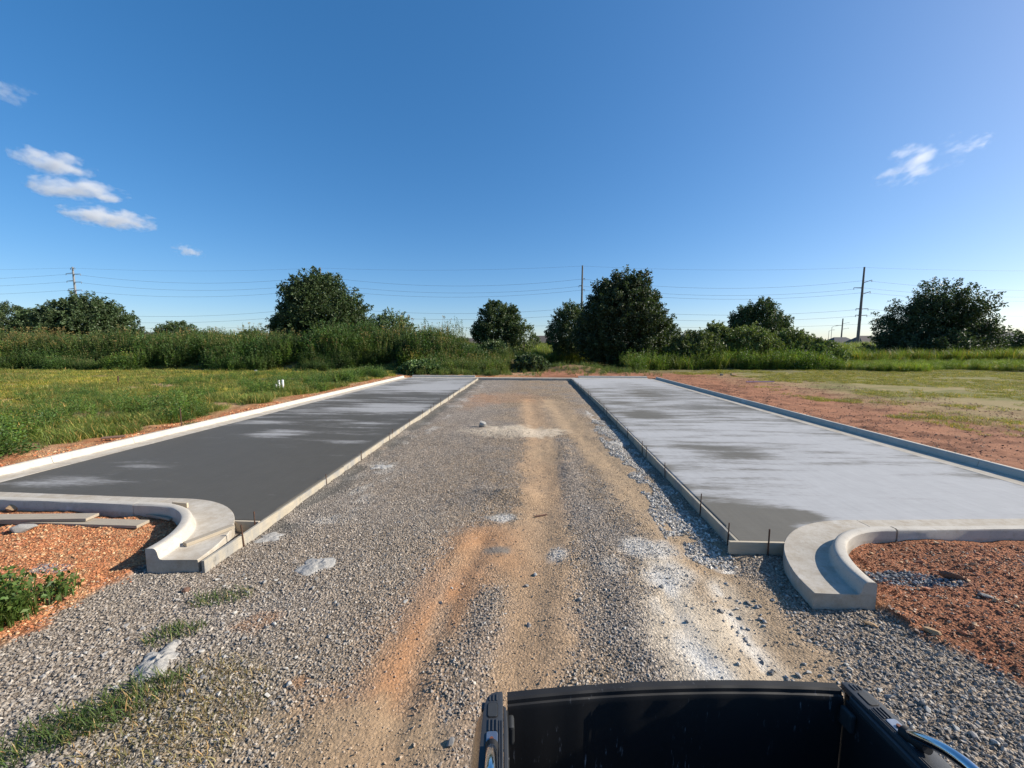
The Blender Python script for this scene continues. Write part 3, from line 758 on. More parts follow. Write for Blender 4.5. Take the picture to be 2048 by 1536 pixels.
free = lambda X, Y: (region(X, Y) == 0) & (Y < 4.8) & ~in_truck(X, Y) & (np.hypot(X - CL[0], Y - CL[1]) > RL + .1) & (np.hypot(X - CR[0], Y - CR[1]) > RL + .1)
STONE_MESH = GREY_ST
stone_objects(drive, spots_in(110, -4.9, -2.0, 2.0, 4.2, free, 1) + spots_in(110, 1.9, 4.2, 2.2, 4.2, free, 2) + spots_in(60, -2.4, 2.5, 2.1, 4.8, free, 3), None, .035, .075, 4)
STONE_MESH = CLAY_ST
inl = lambda X, Y: (region(X, Y) == 1) & (Y < 5.2) & (np.hypot(X - CL[0], Y - CL[1] - .1 * (X > CL[0])) < 1.05) | (region(X, Y) == 1) & ((X < CL[0]) | (Y < 4.0)) & (Y < 5.15)
inr = lambda X, Y: (region(X, Y) == 1) & (Y < 5.1) & ((np.hypot(X - CR[0], Y - CR[1]) < 1.08) | (X > CR[0]) | (Y < 3.9))
stone_objects(clay_l, spots_in(120, -9, -4.8, 2.6, 5.2, inl, 5), None, .025, .075, 6)
stone_objects(clay_r, spots_in(140, 3.5, 7.5, 2.3, 5.1, inr, 7), None, .025, .08, 8)
#@@PART2
# ------------------------------------------------------------------ form boards and steel pins along the slabs
def plank(name, p0, p1, thick, z0, z1, mat, side, label, cat='board', group=None, bevel=.004):
    """a board on edge from p0 to p1; its thickness goes to the given side"""
    a, b = Vector(p0), Vector(p1); t = (b - a).normalized(); ang = math.atan2(t.y, t.x)
    L = (b - a).length
    mb = MB(); n = max(1, int(L / .8)); y0, y1 = (0, thick) if side > 0 else (-thick, 0)
    mb.box(0, L, y0, y1, z0, z1)
    o = mb.build(name, mat, None, bevel, None, (a.x, a.y, 0), ang)
    return tag(o, label, cat, group)
lcuts = [4.16, 7.75, 11.4, 15.0, 18.6, 22.3, 25.8, 29.22]
nth = ['nearest', 'second', 'third', 'fourth', 'fifth', 'sixth', 'farthest']
for k in range(7):
    a, b = lcuts[k] + .004, lcuts[k + 1] - .004; w = .012 * ((k * 37) % 5 - 2) / 2
    x0 = -4.02 if k == 0 else form_l(a) + .002
    plank('form_board', (x0, a), (form_l(b) + .002 + abs(w) * .5, b), .038, -.045, .148 + w * .4, 'form', -1, '%s form board along the dark left slab, counted from the truck' % nth[k], 'form board', 'form boards of the left slab')
rcuts = [5.045, 8.7, 12.3, 15.9, 19.5, 23.0, 26.3, 29.22]
for k in range(7):
    a, b = rcuts[k] + .004, rcuts[k + 1] - .004; w = .012 * ((k * 23) % 5 - 2) / 2
    plank('form_board', (form_r(a) - .002, a), (form_r(b) - .002, b), .038, -.05, .149 + w * .3, 'form', 1, '%s form board along the pale right slab, counted from the truck' % nth[k], 'form board', 'form boards of the right slab')
plank('cross_board', (-4.47, 5.215), (-4.055, 5.215), .036, -.03, .147, 'form_x', -1, 'short cross board closing the dark slab beside the left kerb end', 'form board')
plank('cross_board', (2.575, 5.038), (3.29, 5.052), .04, -.02, .152, 'form_x', -1, 'short cross board closing the pale slab beside the right kerb end', 'form board')
def pin(x, y, ztop, label, lean=(0, 0), group=None, r=.008, z0=-.1, name='steel_pin'):
    P, R = [], []; m = max(4, int((ztop - z0) / .011))
    for k in range(m + 1):                            # ribs of the bar
        f = k / m; P.append((lean[0] * f, lean[1] * f, z0 + (ztop - z0) * f)); R.append(r * (1.12 if k % 2 else .92))
    o = MB().tube(P, R, 7).build(name, 'rebar', None, 0, None, (x, y, 0))
    return tag(o, label, 'stake', group)
ords = ['first', 'second', 'third', 'fourth', 'fifth', 'sixth', 'seventh', 'eighth', 'ninth', 'tenth', 'eleventh', 'twelfth', 'thirteenth', 'fourteenth', 'fifteenth', 'sixteenth', 'seventeenth']
LP = [7.01, 8.6, 10.48, 10.78, 12.37, 13.93, 15.1, 15.6, 16.77, 18.4, 19.6, 21.24, 23.4, 25.6, 27.6]
for k, y in enumerate(LP):
    h = .15 + [.09, .11, .1, .14, .12, .17, .15, .17, .2, .16, .13, .15][k % 12]
    pin(form_l(y) + .05, y, h, '%s steel pin along the left form boards, counted from the truck' % ords[k], (random.uniform(-.02, .02), random.uniform(-.02, .02)), 'steel pins of the left form')
pin(-3.985, 4.80, .30, 'rusty steel pin outside the left form board beside the left kerb end', (-.01, -.02), None, .010)
pin(-4.105, 5.165, .31, 'steel pin in front of the left cross board', (.004, 0), None, .009)
RP = [5.25, 6.18, 7.94, 9.4, 9.75, 11.41, 13.05, 15.0, 15.7, 17.07, 19.6, 20.1, 21.9, 23.2, 24.6, 25.0, 27.3]
for k, y in enumerate(RP):
    h = .15 + [.15, .2, .16, .1, .15, .13, .07, .12, .2, .15, .14, .18][k % 12]
    pin(form_r(y) - .05, y, h, '%s steel pin along the right form boards, counted from the truck' % ords[k], (random.uniform(-.02, .02), random.uniform(-.02, .02)), 'steel pins of the right form')
pin(3.06, 4.985, .35, 'tall steel pin in front of the right cross board', (0, 0), None, .010)

# ------------------------------------------------------------------ loose boards, pipes and lumps
def lying(name, p0, p1, width, thick, z, mat, label, cat, tilt=0, dz=0, group=None):
    a, b = Vector(p0), Vector(p1); t = b - a; L = t.length
    mb = MB(); mb.box(0, L, -width / 2, width / 2, 0, thick)
    o = mb.build(name, mat, None, .004, None, (a.x, a.y, z), math.atan2(t.y, t.x))
    o.rotation_euler.x = tilt; o.rotation_euler.y = dz
    return tag(o, label, cat, group)
lying('plank', (-9.6, 4.80), (-6.57, 5.10), .19, .04, .185, 'grey_wood', 'long grey plank on the left clay, overlapping the other plank', 'plank', .0, .006)
lying('plank', (-8.9, 4.98), (-5.72, 5.05), .19, .04, .145, 'grey_wood', 'grey plank on the left clay, tucked under the other plank end', 'plank', .0, .012)
lying('wood_stick', (-6.05, 5.36), (-5.45, 5.20), .035, .03, .12, 'grey_wood', 'dark stick on the clay behind the left kerb curve', 'stick')
lying('scrap_board', (-11.40, 9.25), (-11.02, 9.50), .09, .03, .27, 'rock_dark', 'dark scrap board leaning behind the left kerb', 'board', .35)
lying('timber_offcut', (-4.50, 4.45), (-4.27, 4.97), .095, .045, .157, 'grey_wood', 'rough timber offcut lying in the left gutter', 'timber')
lying('scrap_board', (-5.80, 5.60), (-5.52, 5.57), .03, .075, .156, 'form_x', 'small square board standing in the left gutter behind the kerb', 'board')
lying('plastic_pipe', (13.6, 25.6), (15.5, 25.9), .09, .05, hz1(14.6, 25.7) + .02, 'purple', 'purple plastic strip lying on the red soil to the right', 'pipe')
lying('wood_stick', (.0, 5.97), (.2, 6.05), .022, .02, hz1(.1, 6) + .01, 'rock_dark', 'thin dark stick beside the white powder on the gravel', 'stick')
for k, (px, top, lab) in enumerate([(555.5, 768, 'shortest'), (558.8, 760.5, 'middle'), (563.6, 760, 'rightmost')]):
    g = G(px, 783, .22); zt = D(px, top, g[1] + .0)[2]
    mb = MB(); mb.tube([(0, 0, -.1), (0, 0, zt - g[2])], .052, 14, False); mb.tube([(0, 0, zt - g[2]), (0, 0, -.1)], .043, 14, False)
    o = mb.build('pipe_stub', 'pvc', None, 0, 40, (g[0], g[1] + .12 * (k - 1), g[2]))
    MB().tube([(0, 0, -.02), (0, 0, .10)], .060, 14).build('pipe_collar', 'pvc', o, 0, 40)
    tag(o, '%s of the three white pipe stubs in the left grass' % lab, 'pipe', 'white pipe stubs')
pin(*G(363, 853, .24)[:2], .80, 'lone rusty steel stake behind the left kerb', (.01, 0), None, .014, .1)
g = G(237, 768, .25); pin(g[0], g[1], .75, 'short dark stake far out in the left grass', (.02, 0), None, .04, .1)
def lump(name, x, y, rx, ry, h, rot, mat, label, cat, seed, group=None):
    """a flat irregular heap with a fine surface"""
    nr, na = 14, 56; r = np.random.default_rng(seed); V = []; F = []
    ph = r.uniform(0, 6.28, 5); am = r.uniform(.04, .16, 5)
    for i in range(nr):
        f = i / (nr - 1)
        for k in range(na):
            w = 2 * PI * k / na; e = 1 + sum(am[j] * math.sin((j + 2) * w + ph[j]) for j in range(5))
            xx, yy = rx * f * e * math.cos(w), ry * f * e * math.sin(w)
            zz = h * (1 - f ** 2.2) * (.15 + 1.7 * float(fbm(xx * 26 + seed, yy * 26, seed, 4))) - .012 * (f > .99)
            c, s = math.cos(rot), math.sin(rot); X, Y = x + c * xx - s * yy, y + s * xx + c * yy
            V.append((X - x, Y - y, zz + hz1(X, Y) + .004))
    for i in range(nr - 1):
        for k in range(na): F.append((i * na + k, (i + 1) * na + k, (i + 1) * na + (k + 1) % na, i * na + (k + 1) % na))
    return tag(MB().add(V, F).build(name, mat, None, 0, 60, (x, y, 0)), label, cat, group)
lump('concrete_spill', *G(633, 1130)[:2], .22, .20, .025, .3, 'spill', 'round grey concrete spill on the gravel right of the left kerb end', 'concrete spill', 3)
lump('concrete_spill', *G(313, 1325)[:2], .15, .22, .035, .5, 'spill', 'long pale concrete spill among the grass at lower left', 'concrete spill', 5)
lump('concrete_spill', *G(1237, 885)[:2], .30, .22, .03, .2, 'spill', 'rough concrete spill beside the right form board, half way along', 'concrete spill', 8)
lump('concrete_spill', *G(1240, 842)[:2], .25, .2, .02, .2, 'spill', 'small white concrete spill at the right form, farther than the rough one', 'concrete spill', 9)
lump('concrete_spill', *G(765, 933)[:2], .22, .16, .018, .1, 'spill', 'grey concrete spill near the left form board pins', 'concrete spill', 10)
lump('concrete_spill', *G(540, 1072)[:2], .17, .14, .018, .1, 'spill', 'damp concrete spill at the foot of the nearest left form board', 'concrete spill', 14)
def rock(name, x, y, s, mat, label, seed, z=None, scl=(1, 1, 1), rotz=0, cat='rock', group=None):
    me = hull_rock(seed, 22, .8, mat)
    o = link(name, me); o.location = (x, y, (hz1(x, y) if z is None else z) + s * scl[2] * .25); o.scale = (s * scl[0], s * scl[1], s * scl[2]); o.rotation_euler = (.1, .15, rotz)
    return tag(o, label, cat, group)
rock('concrete_chunk', *G(965, 853)[:2], .30, 'spill', 'pale concrete block standing alone far down the gravel', 21, None, (1, .8, 1.2))
rock('concrete_chunk', *G(50, 1068, .1)[:2], .24, 'spill', 'pale concrete chunk in front of the long grey plank', 22, None, (1.2, .8, .7), .5)
rock('rock', *G(31, 1020, .12)[:2], .20, 'rock', 'large ochre rock against the left kerb, left of the brown one', 23)
rock('rock', *G(65, 1018, .12)[:2], .19, 'rock', 'large brown rock against the left kerb, right of the ochre one', 24)
rock('rock', *G(1903, 1152, .15)[:2], .20, 'rock_dark', 'dark flat rock standing on the right clay', 25, None, (1.2, .35, .7), -.4)
rock('rock', *G(1972, 1190, .15)[:2], .10, 'spill', 'pale chip lying on the right clay', 26, None, (1.4, .8, .5), -.4)
rock('rock', *G(1866, 1253, .1)[:2], .12, 'rock', 'brown rock at the gravel edge of the right clay', 27, None, (1.2, .8, .7), -.6)
rock('rock', *G(1742, 1240, .05)[:2], .10, 'rock', 'orange rock just behind the right kerb end', 28, None, (1.3, .7, .7), -.4)
rock('rock', *G(372, 1182)[:2], .09, 'rock_dark', 'dark stone on the gravel in front of the left kerb end', 29)
rock('rock', *G(1467, 753, .2)[:2], .45, 'rock', 'orange rock in front of the right weeds', 31, None, (1.3, .8, .8))
rock('rock', *G(1443, 752, .2)[:2], .28, 'spill', 'white stone in front of the right weeds', 32)
rock('rock', *G(512, 745, .2)[:2], .40, 'spill', 'white stone at the foot of the left weed bank', 33)

# ------------------------------------------------------------------ plants
def leaf_quads(P, Dr, L, W, r, droop=.0):
    """diamond leaves at P pointing along Dr"""
    n = len(P); d = Dr / np.linalg.norm(Dr, axis=1)[:, None]
    a = r.normal(size=(n, 3)); s = np.cross(d, a); s /= np.linalg.norm(s, axis=1)[:, None] + 1e-9
    L = np.broadcast_to(L, n)[:, None]; W = np.broadcast_to(W, n)[:, None]
    up = np.cross(s, d)
    v = np.stack([P, P + d * L * .45 + s * W * .5 + up * W * .12, P + d * L + np.array([0, 0, -1]) * L * droop, P + d * L * .45 - s * W * .5 + up * W * .12], 1).reshape(-1, 3)
    return v, np.arange(4 * n).reshape(n, 4)
def blades(r, n, spread, h0, h1, w, lean, base=None):
    """arching grass blades, three quads each"""
    P = r.normal(0, spread, (n, 2)) if base is None else base
    ang = r.uniform(0, 2 * PI, n); H = r.uniform(h0, h1, n); ln = lean * r.uniform(.3, 1.2, n)
    d = np.stack([np.cos(ang), np.sin(ang)], 1); s = np.stack([-d[:, 1], d[:, 0]], 1)
    V = []; 
    for t, wk in ((0, .7), (.4, 1.0), (.75, .7), (1, .08)):
        c = P + d * (ln * H * t ** 1.9)[:, None]; z = H * (t - .28 * np.minimum(1, ln)[:] * t ** 3)
        for sg in (-1, 1): V.append(np.concatenate([c + sg * s * w * wk * .5, z[:, None]], 1))
    V = np.stack(V, 1).reshape(-1, 3); b = np.arange(n)[:, None] * 8
    F = np.concatenate([b + np.array([[2 * k, 2 * k + 1, 2 * k + 3, 2 * k + 2]]) for k in range(3)])
    return V, F
def shade(r, n, base, var=.35, hue=.15):
    c = np.array(base) * r.uniform(1 - var, 1 + var, (n, 1)); c[:, 0] *= r.uniform(1 - hue, 1 + 2 * hue, n); return c
def join(parts):
    V, F, C = [], [], []; o = 0
    for v, f, c in parts: V.append(v); F.append(f + o); C.append(c); o += len(v)
    return np.concatenate(V), np.concatenate(F), np.concatenate(C)
def forb(seed, H=1.5, stems=4, lw=.03, ll=.16, nl=46, col=(.075, .125, .03), spread=.16, top=None):
    r = np.random.default_rng(seed); parts = []
    for k in range(stems):
        b = r.normal(0, spread, 2); tip = b + r.normal(0, .16, 2); h = H * r.uniform(.7, 1.05)
        t = np.sort(r.uniform(.12, 1, nl)); P = np.concatenate([b + (tip - b) * t[:, None] ** 1.4, (h * t)[:, None]], 1)
        a = r.uniform(0, 6.28, nl); el = r.uniform(.1, .9, nl)
        d = np.stack([np.cos(a) * np.cos(el), np.sin(a) * np.cos(el), np.sin(el)], 1)
        v, f = leaf_quads(P, d, ll * (1.2 - .7 * t) * r.uniform(.7, 1.3, nl), lw * r.uniform(.7, 1.3, nl), r, .15)
        c = shade(r, nl, col)
        if top is not None: c[t > .82] = shade(r, int((t > .82).sum()), top, .2)
        parts.append((v, f, c))
        v, f = leaf_quads(np.array([[*b, 0], [*((b + tip) / 2), h * .5]]), np.array([[*(tip - b) / 2, h * .55], [*(tip - b) / 2, h * .5]]), h * .52, .016, r)
        parts.append((v, f, shade(r, 2, (.13, .13, .05))))
    return join(parts)
def grassclump(seed, n=60, h0=.4, h1=.9, w=.014, lean=.6, col=(.10, .14, .035), spread=.12, dry=.15):
    r = np.random.default_rng(seed); v, f = blades(r, n, spread, h0, h1, w, lean)
    c = shade(r, n, col); k = r.random(n) < dry; c[k] = shade(r, int(k.sum()), (.33, .26, .12)); return v, f, np.tile(c, (3, 1))
def bushlet(seed, R=.5, H=1.0, n=230, ll=.10, lw=.055, col=(.06, .10, .028)):
    r = np.random.default_rng(seed); d = r.normal(size=(n, 3)); d[:, 2] = np.abs(d[:, 2]) * .8; d /= np.linalg.norm(d, axis=1)[:, None]
    f = r.random(n) ** .4; P = d * f[:, None] * np.array([R, R, H]) * r.uniform(.75, 1.1, (n, 1)); P[:, 2] += .05
    v, fc = leaf_quads(P, d + r.normal(0, .5, (n, 3)) + np.array([0, 0, .3]), ll * r.uniform(.6, 1.3, n), lw, r, .2)
    return v, fc, shade(r, n, col)
def pm(name, vfc, mat='weed'): return np_mesh(name, vfc[0], vfc[1], [mat], fcol=vfc[2])
WEEDS = [pm('weed', forb(s, *a)) for s, a in enumerate([(1.55, 5), (1.4, 5, .04, .2, 40, (.085, .14, .03)), (1.7, 4, .025, .14, 60, (.07, .115, .035)), (1.25, 6, .05, .17, 40, (.095, .15, .028))])]
WEEDS += [pm('weed', bushlet(40 + k, .6 + .2 * k, 1.25 + .35 * k, 420, .12, .06, (.055, .095, .026))) for k in range(2)]
WEEDS += [pm('weed', grassclump(50 + k, 70, .7, 1.4, .018, .55, (.10, .15, .04))) for k in range(2)]
WEEDS += [pm('weed', forb(60, 1.7, 4, .03, .15, 46, (.085, .12, .04), .16, (.22, .18, .08)))]
C_WEED = proto_collection('weed_shape', WEEDS)
def turf(seed, n, h0, h1, spread, col, dry):
    r = np.random.default_rng(seed); base = r.uniform(-spread, spread, (n, 2))
    v, f = blades(r, n, 0, h0, h1, .010, .9, base); c = shade(r, n, col); k = r.random(n) < dry; c[k] = shade(r, int(k.sum()), (.36, .28, .12)); return v, f, np.tile(c, (3, 1))
TURF = [pm('grass', turf(70 + k, 90, .06, .22, .32, (.12, .145, .035), .18)) for k in range(3)] + [pm('grass', turf(80 + k, 70, .12, .42, .26, (.09, .135, .035), .12)) for k in range(3)]
C_TURF = proto_collection('turf_shape', TURF)
def plant(name, X, Y, scl, idx, tint, coll, label, parent=None, sink=.03, tilt=.12):
    Z = hz(X, Y); n = len(X)
    rot = np.stack([RNG.normal(0, tilt, n), RNG.normal(0, tilt, n), RNG.uniform(0, 6.28, n)], 1)
    return scatter(name, np.stack([X, Y, Z - sink], 1), rot, scl, idx, tint, coll, label, parent)
def seen(X, Y, pad=150): return visible(X, Y, np.full(X.shape, .6), pad)
# weed bank on the left
n = 17000
X = RNG.uniform(-78, -5, n); Y = 34.2 + 10 * RNG.random(n) ** 1.25
edge = 34.6 + 3.4 * (fbm(X * .3, X * 0 + 3, 5, 3) - .5) * 2 + .9 * sstep(-20, -6, X)
k = (Y > edge) & seen(X, Y) & ~((X > -8) & (RNG.random(n) < .5)); X, Y = X[k], Y[k]; n = len(X)
pt = fbm(X * .35, Y * .35, 15, 3); pick = np.clip(((pt * 1.6 - .3 + RNG.normal(0, .25, n)) * 9).astype(int), 0, 8); pick = np.where((pick > 6) & (RNG.random(n) < .6), RNG.integers(0, 6, n), pick)
scl = (.62 + .42 * sstep(34.5, 38, Y)) * RNG.uniform(.7, 1.2, n) * (.42 + 1.25 * fbm(X * .28, Y * .28, 16, 3))
yel = sstep(.5, .7, fbm(X * .25, Y * .4, 17, 3))[:, None] * sstep(39, 35, Y)[:, None]
tint = RNG.uniform(.6, 1.35, (n, 1)) * (.45 + .95 * fbm(X * .5, Y * .5, 18, 3))[:, None] * lerp(np.array([.92, 1.05, .9]), np.array([1.9, 1.75, .9]), yel)
plant('weed_bank', X, Y, scl * 1.15, pick, tint, C_WEED, 'tall green weeds over the bank beyond the left grass')
# single tall stalks over the bank
n = 420
X2 = RNG.uniform(-75, -8, n); Y2 = RNG.uniform(36, 41.5, n); k = seen(X2, Y2); X2, Y2 = X2[k], Y2[k]; n = len(X2)
plant('weed_stalks', X2, Y2, RNG.uniform(1.3, 1.9, n) * (.5 + .9 * fbm(X2 * .2, Y2 * .2, 37, 2)), RNG.choice([2, 8, 0], n), RNG.uniform(.6, 1.2, (n, 1)) * np.array([1.2, 1.1, .9]), C_WEED, 'tall single stalks standing over the weed bank')
# weeds between the bank and the big tree
n = 4200
X = RNG.uniform(-10.5, 10, n); Y = RNG.uniform(30.4, 43, n)
dens = np.where(X < -2.5, .85, np.where(X < 5, .22, .6)) * sstep(33.2, 35, Y) + .7 * (X < -2.5 + 1.5 * (vnoise(X, Y, 4) - .5)) * (Y < 35) + .10 * (Y < 34)
k = RNG.random(n) < dens; X, Y = X[k], Y[k]; n = len(X)
plant('weed_patch', X, Y, np.where(X < -2.5, np.where(Y < 32.5, .42, .85), .34) * RNG.uniform(.5, 1.2, n), RNG.integers(0, 9, n), RNG.uniform(.75, 1.4, (n, 1)) * np.array([1.1, 1.05, .9]), C_WEED, 'loose weeds on the low red mound at the far end')
# weeds on the right
n = 9000
X = RNG.uniform(9, 80, n); Y = 36.5 + 12 * RNG.random(n) ** 1.3
edge = 37.2 + 2.2 * (fbm(X * .2, X * 0 + 9, 6, 3) - .3) * 2
k = (Y > edge) & seen(X, Y); X, Y = X[k], Y[k]; n = len(X)
low = sstep(26, 34, X); pick = np.where(RNG.random(n) < .2, RNG.integers(6, 8, n), RNG.integers(0, 7, n))
tint = RNG.uniform(.7, 1.35, (n, 1)) * (.65 + .8 * fbm(X * .4, Y * .4, 36, 3))[:, None] * lerp(np.array([1.2, 1.2, .8]), np.array([1.75, 1.55, .8]), (low * .8)[:, None])
plant('weed_strip', X, Y, RNG.uniform(.45, 1.15, n) * (.7 + .7 * fbm(X * .3, Y * .3, 38, 3)) * (1.08 - .55 * low), pick, tint, C_WEED, 'yellow green weeds along the edge of the right field')
# tall grass of the far meadow
n = 9000
Y = 50 + 95 * RNG.random(n) ** 1.6; X = RNG.uniform(-1, 1, n) * Y * 1.5
k = seen(X, Y); X, Y = X[k], Y[k]; n = len(X)
plant('meadow_grass', X, Y, RNG.uniform(.7, 1.3, n) * (1 + Y / 150), RNG.integers(6, 8, n), RNG.uniform(.8, 1.4, (n, 1)) * np.array([1.25, 1.15, .75]), C_WEED, 'tall sunlit grass of the far meadow')
# turf of the left field
n = 46000
X = -10.6 - 70 * RNG.random(n) ** 1.5; Y = 6.2 + 30.5 * RNG.random(n) ** .95
dl = lip_w(Y) - .61 - X
n1 = fbm(X * 1.7, Y * 1.7, 41, 4); bald = sstep(.54, .64, fbm(X * .55, Y * 1.1, 81, 4))
k = (dl > .95 + 1.9 * (n1 - .3)) & (RNG.random(n) > bald * .93) & seen(X, Y) & (Y < 36.5); X, Y, dl = X[k], Y[k], dl[k]; n = len(X)
tall = (sstep(5.5, 2.0, dl + 5 * (fbm(X * .4, Y * .4, 13, 3) - .5)) * sstep(24, 18, Y) > RNG.random(n) * .8) | (RNG.random(n) < .08)
pick = np.where(tall, RNG.integers(3, 6, n), RNG.integers(0, 3, n))
yl_ = sstep(.40, .62, fbm(X * .22, Y * .35, 24, 3))[:, None]
tint = RNG.uniform(.9, 1.55, (n, 1)) * (.6 + .9 * fbm(X * .7, Y * .7, 26, 3))[:, None] * lerp(np.array([1.12, 1.08, .85]), np.array([1.55, 1.38, .9]), np.where(tall[:, None], .15 * yl_, yl_))
plant('field_grass', X, Y, RNG.uniform(.45, 1.2, n) * (.45 + 1.0 * fbm(X * .9, Y * .9, 28, 3)) * np.where(tall, 1.0, .85), pick, tint, C_TURF, 'rough green grass of the left field', field, .01)
n = 2200                                              # leafy weeds standing in that grass
X = -11.5 - 13 * RNG.random(n) ** 1.6; Y = RNG.uniform(7.5, 31, n); dl = lip_w(Y) - .61 - X
k = (dl > 1.0) & seen(X, Y) & (fbm(X * .6, Y * .6, 29, 3) > .5); X, Y = X[k], Y[k]; n = len(X)
plant('field_weeds', X, Y, RNG.uniform(.16, .45, n) * (1 + .6 * sstep(-17, -12, X)), RNG.integers(0, 6, n), RNG.uniform(.9, 1.5, (n, 1)) * np.array([1, 1.1, .85]), C_WEED, 'small leafy weeds in the left field', field)
# sparse turf of the right field
n = 26000
X = 10 + 62 * RNG.random(n) ** 1.3; Y = RNG.uniform(9, 39, n); dr = X - lip_e(Y) - .61
pat = fbm(X * .22, Y * .5, 27, 4)
k = (dr > 3) & (RNG.random(n) < sstep(.40, .68, pat + .012 * np.minimum(dr, 12) - .05 + .05 * sstep(24, 32, Y))) & seen(X, Y); X, Y = X[k], Y[k]; n = len(X)
plant('dry_grass', X, Y, RNG.uniform(.3, .75, n), RNG.integers(0, 3, n), RNG.uniform(.7, 1.4, (n, 1)) * np.array([1.35, 1.22, .75]), C_TURF, 'thin yellow green grass of the right field', field, .01)

def tuft(name, x, y, seed, n, h0, h1, spread, label, col=(.08, .125, .03), lean=.9, w=.006, dry=.1, stretch=(1, 1, 0), leafy=0, cat='grass tuft'):
    r = np.random.default_rng(seed); b = r.normal(0, 1, (n, 2)); q = np.linalg.norm(b, axis=1); b = np.where((q > 1.5)[:, None], b / q[:, None] * 1.5 * np.sqrt(r.random(n))[:, None], b) * spread * np.array(stretch[:2]); a = stretch[2]
    b = b @ np.array([[math.cos(a), math.sin(a)], [-math.sin(a), math.cos(a)]])
    v, f = blades(r, n, 0, h0, h1, w, lean, b); c = shade(r, n, col); k = r.random(n) < dry; c[k] = shade(r, int(k.sum()), (.36, .28, .12))
    parts = [(v, f, np.tile(c, (3, 1)))]
    if leafy:
        P = np.concatenate([np.clip(r.normal(0, spread * .8, (leafy, 2)), -1.3 * spread, 1.3 * spread), r.uniform(.02, h1, (leafy, 1))], 1); d = r.normal(size=(leafy, 3)); d[:, 2] = np.abs(d[:, 2])
        v, f = leaf_quads(P, d, .06 * r.uniform(.6, 1.4, leafy), .03, r, .2); parts.append((v, f, shade(r, leafy, col)))
    V, F, C = join(parts); V[:, 2] += hz(V[:, 0] + x, V[:, 1] + y) - .01 - hz1(x, y)
    o = link(name, np_mesh(name, V, F, ['leaf_near'], fcol=C)); o.location = (x, y, hz1(x, y))
    return tag(o, label, cat)
tuft('grass_tuft', -3.12, 2.50, 1, 620, .04, .15, .17, 'thick grass tuft at lower left, below the long pale spill', stretch=(1.6, .8, .75))
tuft('grass_tuft', -3.42, 2.24, 2, 520, .04, .14, .16, 'grass tuft in the lower left corner of the gravel', stretch=(1.5, .8, .6))
tuft('grass_tuft', -3.42, 3.20, 3, 300, .03, .12, .13, 'grass tuft above the long pale spill', stretch=(1.3, .8, .5))
tuft('grass_tuft', -3.40, 3.74, 4, 280, .03, .12, .14, 'grass tuft in front of the left kerb end', stretch=(1.5, .7, .3))
tuft('dry_grass', -2.65, 2.38, 5, 2000, .02, .08, .42, 'thin dry grass spread over the dirt at lower left', (.17, .15, .06), dry=.5)
tuft('weed_plant', -5.24, 3.24, 6, 360, .10, .44, .14, 'leafy green weed at the left picture edge on the clay', (.085, .14, .03), .6, .012, .02, leafy=700, cat='weed')
tuft('weed_plant', -5.15, 3.62, 8, 90, .06, .2, .10, 'small sprig behind the leafy weed at the left edge', (.085, .14, .03), .6, .010, .02, leafy=150, cat='weed')
tuft('grass_tuft', -10.95, 11.4, 9, 340, .04, .14, .16, 'small dark tuft at the back of the left kerb near the lone stake')

def crown(r, z0, z1, R, wide, ncl, nleaf, ls, col, spike=.9, ry=1.0, lumpy=.22, open_=0.0, low=.62, topk=1.9):
    """leaf clumps through the volume of a crown, swept up and outwards"""
    H = z1 - z0; hh = r.random(ncl * 3)
    prof = lambda h: np.where(h < wide, low + (1 - low) * np.clip(h / wide, 0, 1) ** .7, np.clip(1 - np.clip((h - wide) / (1 - wide), 0, 1) ** topk, 1e-4, 1) ** .75)
    hh = hh[r.random(ncl * 3) < prof(hh)][:ncl]; m = len(hh)
    a = r.uniform(0, 2 * PI, m); f = r.random(m) ** .38
    lum = 1 - lumpy + 2 * lumpy * vnoise(np.cos(a) * 1.6 + 7, np.sin(a) * 1.6 + hh * 4, int(r.integers(1, 999)))
    rr = R * prof(hh) * lum * f
    out = np.stack([np.cos(a), np.sin(a) * ry, np.zeros(m)], 1)
    Cc = out * rr[:, None]; Cc[:, 2] = z0 + H * hh * .94
    d = out * (.3 + .9 * f[:, None]) + np.array([0, 0, 1]) * (.35 + .9 * hh[:, None]) + r.normal(0, .25, (m, 3)); d /= np.linalg.norm(d, axis=1)[:, None]
    ln = spike * r.uniform(.6, 1.4, m)
    t = r.random((m, nleaf)); P = Cc[:, None, :] + d[:, None, :] * (t * ln[:, None])[..., None] + r.normal(0, 1, (m, nleaf, 3)) * (spike * .26 * (1.15 - t))[..., None]
    ld = d[:, None, :] * .5 + r.normal(0, .8, (m, nleaf, 3))
    P = P.reshape(-1, 3); ld = ld.reshape(-1, 3); n = len(P)
    k = r.random(n) > open_; P, ld = P[k], ld[k]; n = len(P)
    v, fc = leaf_quads(P, ld, ls * r.uniform(.6, 1.35, n), ls * .62 * r.uniform(.7, 1.2, n), r, .15)
    c = shade(r, n, col, .3, .12) * np.repeat(r.uniform(.75, 1.25, m), nleaf)[k][:, None]
    return v, fc, c, Cc, d
